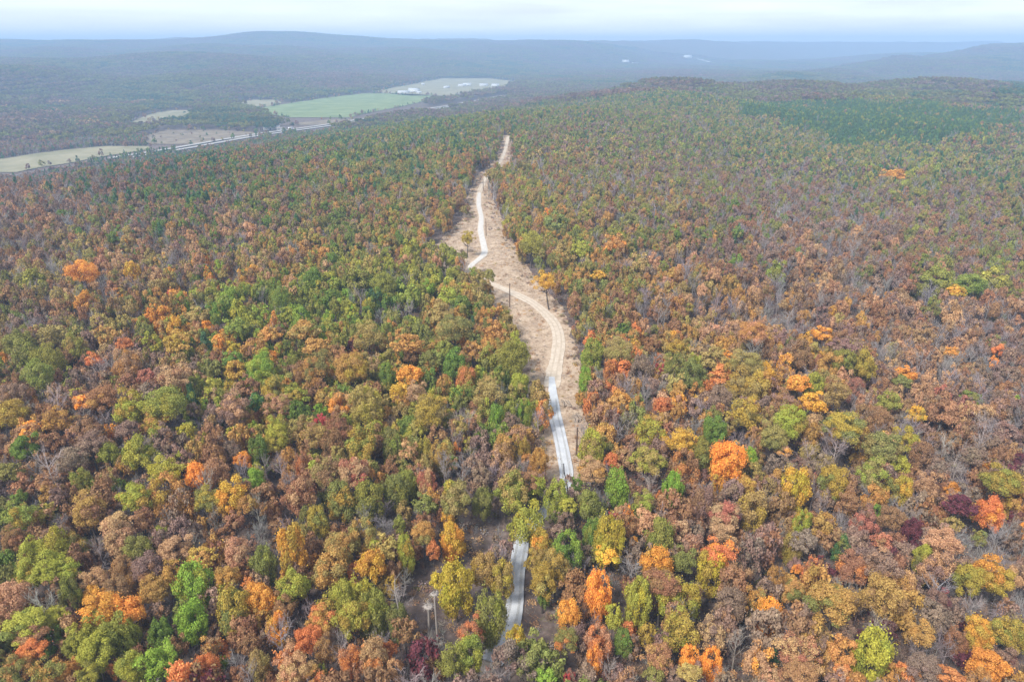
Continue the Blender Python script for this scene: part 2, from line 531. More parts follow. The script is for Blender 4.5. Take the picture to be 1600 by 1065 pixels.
def patch_form(seed, n, pine=False):
    """a 40 m piece of far canopy: many low crowns"""
    r = np.random.default_rng(seed)
    Vs, Fs, lob, lf = [], [], [], []
    o = 0
    for k in range(n):
        cx, cyy = r.uniform(-21, 21, 2); a = r.uniform(2.6, 4.8) if not pine else r.uniform(1.8, 2.6); h = r.uniform(9, 14)
        m = 46
        D = r.normal(0, 1, (m, 3)); D /= np.linalg.norm(D, axis=1)[:, None]; D[:, 2] = np.abs(D[:, 2]) * 1.1 - 0.35
        P = D * (a, a, a * (0.9 if not pine else 1.7)) * r.uniform(0.8, 1.05, m)[:, None] + (cx, cyy, h)
        V, Fc = leaf_faces(P, D, 1.35, r, 0.4)
        Vs.append(V); Fs.append(Fc + o); o += len(V)
        lob.append(np.full(m, r.uniform(0, 1))); lf.append(np.clip(r.normal(r.uniform(0.25, 0.75), 0.13, m), 0, 1))
    me = mesh_from('patch_form', np.vstack(Vs), np.vstack(Fs), [M_LEAF])
    face_attr(me, 'lobe', np.concatenate(lob)); face_attr(me, 'leaf', np.concatenate(lf))
    return add_form('patch', me)
PATCH = [patch_form(980 + i, 34) for i in range(5)]
PATCH_PINE = [patch_form(990, 60, True)]
def stick_form(seed):
    r = np.random.default_rng(seed); p = Parts()
    for k in range(9):
        a = r.uniform(0, 6.28); L = r.uniform(0.25, 1.0); c = r.normal(0, 0.55, 2)
        d = np.array([math.cos(a) * L, math.sin(a) * L, r.normal(0, 0.1)]); s0 = np.array([c[0], c[1], r.uniform(0.03, 0.12)])
        p.tube([s0 - d / 2, s0 + d / 2], [r.uniform(0.02, 0.05), 0.015], 3)
    return add_form('sticks', p.mesh('stick_form', M_TWIG))
STICK = [stick_form(970 + i) for i in range(3)]

def scatter(name, pts, idx, rot, size, tint, tint_b):
    """one object of kind stuff: the forms set out over pts"""
    me = bpy.data.meshes.new(name)
    n = len(pts)
    me.vertices.add(n); me.vertices.foreach_set('co', np.asarray(pts, np.float32).ravel())
    a = me.attributes.new('form', 'INT', 'POINT'); a.data.foreach_set('value', np.asarray(idx, np.int32))
    a = me.attributes.new('turn', 'FLOAT_VECTOR', 'POINT'); a.data.foreach_set('vector', np.asarray(rot, np.float32).ravel())
    a = me.attributes.new('size', 'FLOAT_VECTOR', 'POINT'); a.data.foreach_set('vector', np.asarray(size, np.float32).ravel())
    for nm, v in (('tint', tint), ('tint_b', tint_b)):
        a = me.attributes.new(nm, 'FLOAT_VECTOR', 'POINT'); a.data.foreach_set('vector', np.asarray(v, np.float32).ravel())
    o = link(name, me)
    o['kind'] = 'stuff'
    md = o.modifiers.new('scatter', 'NODES')
    md.node_group = SCATTER
    return o

def scatter_group():
    ng = bpy.data.node_groups.new('scatter', 'GeometryNodeTree')
    ng.interface.new_socket('Geometry', in_out='INPUT', socket_type='NodeSocketGeometry')
    ng.interface.new_socket('Geometry', in_out='OUTPUT', socket_type='NodeSocketGeometry')
    N = ng.nodes.new
    gi, go = N('NodeGroupInput'), N('NodeGroupOutput')
    ci = N('GeometryNodeCollectionInfo')
    ci.inputs['Collection'].default_value = forms_col
    ci.inputs['Separate Children'].default_value = True
    ci.inputs['Reset Children'].default_value = True
    ip = N('GeometryNodeInstanceOnPoints')
    ip.inputs['Pick Instance'].default_value = True
    def named(nm, t):
        x = N('GeometryNodeInputNamedAttribute'); x.data_type = t; x.inputs['Name'].default_value = nm
        return x.outputs['Attribute']
    e2r = N('FunctionNodeEulerToRotation')
    L = ng.links.new
    L(gi.outputs[0], ip.inputs['Points']); L(ci.outputs[0], ip.inputs['Instance'])
    L(named('form', 'INT'), ip.inputs['Instance Index'])
    L(named('turn', 'FLOAT_VECTOR'), e2r.inputs[0]); L(e2r.outputs[0], ip.inputs['Rotation'])
    L(named('size', 'FLOAT_VECTOR'), ip.inputs['Scale'])
    L(ip.outputs[0], go.inputs[0])
    return ng
SCATTER = scatter_group()

# ---------------------------------------------------------------- ground
def in_poly(P, X, Y):
    X = np.asarray(X, float); Y = np.asarray(Y, float)
    c = np.zeros(X.shape, bool)
    n = len(P)
    for i in range(n):
        (x1, y1), (x2, y2) = P[i], P[(i + 1) % n]
        if y1 == y2: continue
        c ^= ((y1 > Y) != (y2 > Y)) & (X < (x2 - x1) * (Y - y1) / (y2 - y1) + x1)
    return c

def px_poly(pts): return [tuple(unproject(x, y)[:2]) for x, y in pts]

def smooth_line(P, step):
    P = np.asarray(P, float)
    Q = []
    for i in range(len(P) - 1):
        p0, p1, p2, p3 = P[max(i - 1, 0)], P[i], P[i + 1], P[min(i + 2, len(P) - 1)]
        n = max(2, int(np.linalg.norm(p2[:2] - p1[:2]) / step))
        for k in range(n):
            t = k / n
            Q.append(0.5 * (2 * p1 + (p2 - p0) * t + (2 * p0 - 5 * p1 + 4 * p2 - p3) * t * t + (3 * p1 - p0 - 3 * p2 + p3) * t ** 3))
    Q.append(P[-1])
    return np.array(Q)

def ribbon(name, line, mat, lift, cols=6, crown=0.0, ragged=0.0, seed=1):
    """line rows: x, y, width in metres"""
    r = np.random.default_rng(seed)
    L = np.asarray(line)
    d = np.gradient(L[:, :2], axis=0); d /= np.linalg.norm(d, axis=1)[:, None] + 1e-9
    nrm = np.stack([-d[:, 1], d[:, 0]], 1)
    k = np.linspace(-0.5, 0.5, cols + 1)
    wl = L[:, 2] * (1 + ragged * 1.5 * np.convolve(r.normal(0, 1, len(L) + 6), np.ones(7) / 7, 'valid'))
    X = L[:, 0][:, None] + nrm[:, 0][:, None] * k * wl[:, None]
    Y = L[:, 1][:, None] + nrm[:, 1][:, None] * k * wl[:, None]
    Z = T(X, Y) + lift + crown * (1 - (2 * k) ** 2)
    V = np.stack([X, Y, Z], 2).reshape(-1, 3)
    n, m = len(L), cols + 1
    F_ = [(i * m + j, i * m + j + 1, (i + 1) * m + j + 1, (i + 1) * m + j) for i in range(n - 1) for j in range(cols)]
    o = link(name, mesh_from(name, V, F_, [mat], smooth=True))
    o['kind'] = 'structure'
    return o

def rows_sheet(name, rows, mat, lift, cols=14, sub=6, edge=0.0, seed=3):
    r = np.random.default_rng(seed)
    A = smooth_line([(*unproject(l, y)[:2], 0) for y, l, rr in rows], 4.0 if edge else 20.0)
    B = smooth_line([(*unproject(rr, y)[:2], 0) for y, l, rr in rows], 4.0 if edge else 20.0)
    n = max(len(A), len(B))
    ts = np.linspace(0, 1, n)
    res = lambda Q: np.stack([np.interp(ts, np.linspace(0, 1, len(Q)), Q[:, k]) for k in range(2)], 1)
    A, B = res(A), res(B)
    A[:, 0] += r.normal(0, edge, n); B[:, 0] += r.normal(0, edge, n)
    k = np.linspace(0, 1, cols + 1)
    X = A[:, 0][:, None] * (1 - k) + B[:, 0][:, None] * k
    Y = A[:, 1][:, None] * (1 - k) + B[:, 1][:, None] * k
    Z = T(X, Y) + lift
    V = np.stack([X, Y, Z], 2).reshape(-1, 3); m = cols + 1
    F_ = [(i * m + j, i * m + j + 1, (i + 1) * m + j + 1, (i + 1) * m + j) for i in range(n - 1) for j in range(cols)]
    o = link(name, mesh_from(name, V, F_, [mat], smooth=True))
    o['kind'] = 'structure'
    return o, [tuple(p) for p in A] + [tuple(p) for p in B[::-1]]

def forest_floor_material():
    m = Mat('forest_floor')
    base = m.ramp(m.noise(0.35, 8, 0.65), [(0.3, (0.07, 0.05, 0.042)), (0.5, (0.15, 0.112, 0.095)), (0.72, (0.26, 0.2, 0.17))])
    far = m.ramp(m.noise(0.011, 10, 0.72), [(0.32, (0.045, 0.062, 0.035)), (0.47, (0.10, 0.085, 0.05)), (0.58, (0.12, 0.075, 0.06)), (0.7, (0.06, 0.075, 0.04))])
    ln = m.n('VectorMath', operation='LENGTH'); m.l(m.coord(), ln.inputs[0])
    mr = m.n('MapRange'); m.l(ln.outputs['Value'], mr.inputs['Value'])
    mr.inputs['From Min'].default_value = 1500; mr.inputs['From Max'].default_value = 3000
    return m.rough(m.mix(mr.outputs['Result'], base, far), 0.95, m.noise(0.9, 6), 0.7, 0.4)
M_FLOOR = forest_floor_material()

ys = np.concatenate([np.linspace(-60, 80, 15), 80 * (11500 / 80) ** np.linspace(0, 1, 420)[1:]])
ks = np.linspace(-1, 1, 261)
ks = np.sign(ks) * np.abs(ks) ** 1.15
GX = ks[None, :] * (140 + np.maximum(ys, 0)[:, None] * 1.05)
GY = np.repeat(ys[:, None], len(ks), 1)
GZ = T(GX, GY)
far_rough = sstep(4300, 6400, GY)
GZ = GZ + far_rough * rng.uniform(-5, 5, GZ.shape) + far_rough * 8
nr, nc = GX.shape
idx = np.arange(nr * nc).reshape(nr, nc)
FQ = np.stack([idx[:-1, :-1], idx[:-1, 1:], idx[1:, 1:], idx[1:, :-1]], 2).reshape(-1, 4)
ground = link('ground', mesh_from('ground', np.stack([GX, GY, GZ], 2).reshape(-1, 3), FQ, [M_FLOOR], smooth=True))
ground['kind'] = 'structure'

def clearing_material():
    m = Mat('cleared_ground')
    a = m.ramp(m.noise(0.16, 9, 0.7), [(0.3, (0.18, 0.115, 0.068)), (0.46, (0.38, 0.265, 0.175)), (0.58, (0.54, 0.41, 0.285)), (0.74, (0.70, 0.575, 0.44))])
    b = m.ramp(m.noise(1.1, 6, 0.7), [(0.35, (0.21, 0.13, 0.08)), (0.62, (0.62, 0.50, 0.38))])
    return m.rough(m.mix(0.45, a, b), 0.95, m.noise(1.4, 6), 0.8, 0.25)
def track_material():
    m = Mat('dirt_track')
    a = m.ramp(m.noise(0.5, 8, 0.65), [(0.3, (0.45, 0.37, 0.28)), (0.55, (0.58, 0.49, 0.39)), (0.75, (0.67, 0.59, 0.49))])
    return m.rough(a, 0.95, m.noise(3.0, 5), 0.5, 0.08)
def gravel_material():
    m = Mat('gravel')
    a = m.ramp(m.noise(5.0, 8, 0.75), [(0.32, (0.46, 0.475, 0.49)), (0.55, (0.62, 0.64, 0.655)), (0.75, (0.74, 0.755, 0.76))])
    b = m.ramp(m.noise(0.35, 4), [(0.4, (0.86, 0.86, 0.88)), (0.65, (1.0, 1.0, 1.0))])
    return m.rough(m.mix(1.0, a, b, 'MULTIPLY'), 0.95, m.noise(9.0, 4), 0.6, 0.05)
M_CLEAR, M_TRACK, M_GRAVEL = clearing_material(), track_material(), gravel_material()

CLEAR_ROWS = [(212, 783, 800), (225, 781, 800), (240, 778, 801), (255, 768, 801), (265, 758, 800), (275, 745, 786), (290, 738, 768), (305, 732, 768), (320, 727, 774), (345, 719, 787), (365, 699, 796),
              (385, 678, 806), (400, 672, 813), (420, 684, 826), (435, 712, 838), (450, 745, 852), (470, 766, 870), (490, 776, 882), (520, 788, 893), (560, 803, 905), (600, 818, 912), (640, 828, 918),
              (670, 836, 914), (700, 840, 908), (740, 843, 904), (775, 846, 902)]
clearing, CLEAR_POLY = rows_sheet('clearing', CLEAR_ROWS, M_CLEAR, 0.16, cols=24, edge=0.5)

def px_line(pts):
    """pixel, pixel, width in pixels -> x, y, width in metres"""
    out = []
    for x, y, w in pts:
        p = unproject(x, y)
        out.append((p[0], p[1], w * project(*p)[2] / F))
    return out
TRACK_PX = [(862, 606, 24), (866, 580, 24), (871, 555, 22), (873, 530, 21), (867, 508, 20), (852, 490, 19), (832, 474, 17), (805, 460, 15), (778, 448, 13), (755, 437, 11), (738, 425, 10), (737, 415, 11), (748, 406, 12),
            (757, 396, 11), (755, 380, 10), (751, 360, 9.5), (752, 340, 8.5), (748, 320, 8), (749, 302, 7.5), (755, 287, 7), (765, 270, 6), (778, 258, 6), (786, 244, 5.5), (791, 228, 5), (794, 213, 4.5)]
TRACK = smooth_line(px_line(TRACK_PX), 1.6)
ribbon('dirt_track', TRACK, M_TRACK, 0.30, 6, 0.05, 0.12, 5)
GRAVEL_PX = [(768, 1036, 34), (782, 1010, 36), (795, 984, 30), (803, 955, 27), (806, 925, 25), (808, 895, 24), (812, 866, 23), (818, 842, 22), (832, 818, 22), (856, 796, 21), (876, 772, 21), (885, 745, 20), (881, 715, 21), (874, 680, 20), (867, 650, 19), (864, 620, 15), (862, 590, 9)]
GRAVEL = smooth_line(px_line(GRAVEL_PX), 2.0)
ribbon('gravel_road', GRAVEL, M_GRAVEL, 0.38, 8, 0.07, 0.09, 6)
UPPER_PX = [(734, 419, 6), (738, 414, 8), (748, 406, 9), (757, 396, 9), (755, 380, 8.5), (751, 360, 8), (752, 340, 7), (748, 320, 6.5), (749, 302, 5)]
m = Mat('gravel_rut')
M_GRUT = m.rough(m.ramp(m.noise(3.0, 7, 0.7), [(0.35, (0.33, 0.33, 0.33)), (0.65, (0.50, 0.51, 0.51))]), 0.95)
m = Mat('pale_gravel')
M_PALE = m.rough(m.ramp(m.noise(0.8, 8, 0.7), [(0.3, (0.46, 0.42, 0.37)), (0.55, (0.58, 0.55, 0.51)), (0.75, (0.68, 0.65, 0.61))]), 0.95, m.noise(5.0, 4), 0.5, 0.05)
ribbon('upper_gravel_road', smooth_line(px_line(UPPER_PX), 4.0), M_PALE, 0.38, 6, 0.05, 0.1, 9)
m = Mat('wheel_rut_soil')
M_RUT = m.rough(m.ramp(m.noise(0.9, 7, 0.7), [(0.35, (0.42, 0.34, 0.255)), (0.65, (0.56, 0.47, 0.37))]), 0.95)
dT = np.gradient(TRACK[:, :2], axis=0); dT /= np.linalg.norm(dT, axis=1)[:, None]
for sg in (-1.0, 1.0):
    L_ = TRACK.copy(); L_[:, 0] += -dT[:, 1] * sg * 0.95; L_[:, 1] += dT[:, 0] * sg * 0.95; L_[:, 2] = 0.55
    ribbon('wheel_rut', L_[:320], M_RUT, 0.372, 2, 0.0, 0.25, 12)
dG = np.gradient(GRAVEL[:, :2], axis=0); dG /= np.linalg.norm(dG, axis=1)[:, None]
for sg in (-1.0, 1.0):
    L_ = GRAVEL.copy(); L_[:, 0] += -dG[:, 1] * sg * 0.9; L_[:, 1] += dG[:, 0] * sg * 0.9; L_[:, 2] = 0.5
    ribbon('wheel_rut', L_[:-8], M_GRUT, 0.452, 2, 0.0, 0.3, 13)
LOWER_PX = [(738, 1075, 30), (750, 1055, 26), (768, 1034, 26)]
ribbon('lower_track', smooth_line(px_line(LOWER_PX), 2.0), M_TRACK, 0.16, 6, 0.03, 0.08, 8)
CORRIDOR = [(p[0], p[1], p[2] / 2 + 0.6) for p in GRAVEL] + [(p[0], p[1], p[2] / 2 + 0.8) for p in TRACK[::2]]
COR = np.array(CORRIDOR)

# ---------------------------------------------------------------- valley: fields, highway
def field_material(name, a, b, scale=0.02):
    m = Mat(name)
    return m.rough(m.ramp(m.noise(scale, 8, 0.65), [(0.35, a), (0.65, b)]), 0.95)
M_GREEN = field_material('pasture', (0.14, 0.19, 0.075), (0.23, 0.28, 0.125))
M_TAN = field_material('dry_field', (0.20, 0.19, 0.105), (0.32, 0.285, 0.18))
M_SCRUB = field_material('scrub_field', (0.15, 0.115, 0.08), (0.27, 0.22, 0.155), 0.05)
FIELDS, FIELDS_PX = [], []
for nm, mt, rows in (
    ('pasture', M_GREEN, [(146.5, 570, 612), (149, 545, 668), (153, 512, 680), (158, 478, 664), (164, 440, 640), (170, 405, 610), (177, 415, 575), (184, 452, 545)]),
    ('dry_field', M_TAN, [(123, 690, 765), (127, 668, 800), (132, 645, 800), (138, 612, 775), (144, 590, 735), (150, 640, 705)]),
    ('hay_meadow', M_TAN, [(156.5, 395, 428), (161, 376, 440), (167, 380, 418)]),
    ('far_meadow', M_TAN, [(173, 262, 302), (179, 235, 298), (186, 218, 262), (192, 205, 235)]),
    ('scrub_field', M_SCRUB, [(204, 262, 340), (208, 240, 405), (214, 230, 395), (220, 226, 345), (226, 235, 300)]),
    ('valley_meadow', M_TAN, [(229, 165, 232), (234, 110, 232), (240, 60, 195), (247, 15, 150), (255, -40, 112), (263, -60, 60), (270, -80, 26)]),
    ('lane_verge', M_SCRUB, [(187, 520, 575), (190, 490, 552), (193, 462, 535), (196, 450, 505)])):
    o, poly = rows_sheet(nm, rows, mt, 0.9, cols=10)
    FIELDS.append(poly)
    FIELDS_PX.append([(l_, y_) for y_, l_, r_ in rows] + [(r_, y_) for y_, l_, r_ in rows[::-1]])
M_CONC = field_material('concrete', (0.34, 0.33, 0.31), (0.46, 0.44, 0.41), 0.01)
HWY = px_line([(180, 249, 8), (280, 233, 8), (398, 212.5, 6), (530, 194, 5), (620, 179, 4.5), (708, 165.5, 4), (790, 150, 3)])
HWY = np.array(HWY); HWY[:, 2] = 11.0
HW = smooth_line(HWY, 25)
dv = np.gradient(HW[:, :2], axis=0); dv /= np.linalg.norm(dv, axis=1)[:, None]
for nm, off in (('highway', 11.0), ('highway', -11.0)):
    L = HW.copy(); L[:, 0] += -dv[:, 1] * off; L[:, 1] += dv[:, 0] * off
    ribbon(nm, L, M_CONC, 1.6, 3, 0.1)
FAR_ROAD = px_line([(1071, 90, 3), (1085, 93.5, 3), (1100, 96.5, 3), (1114, 99.5, 3)])
FR = np.array(FAR_ROAD); FR[:, 2] = 26
ribbon('far_road', smooth_line(FR, 60), M_CONC, 9.0, 2)
FR2 = np.array(px_line([(975, 99, 2), (1000, 101.5, 2), (1025, 103.5, 2)])); FR2[:, 2] = 22
ribbon('far_lane', smooth_line(FR2, 60), M_CONC, 9.0, 2)

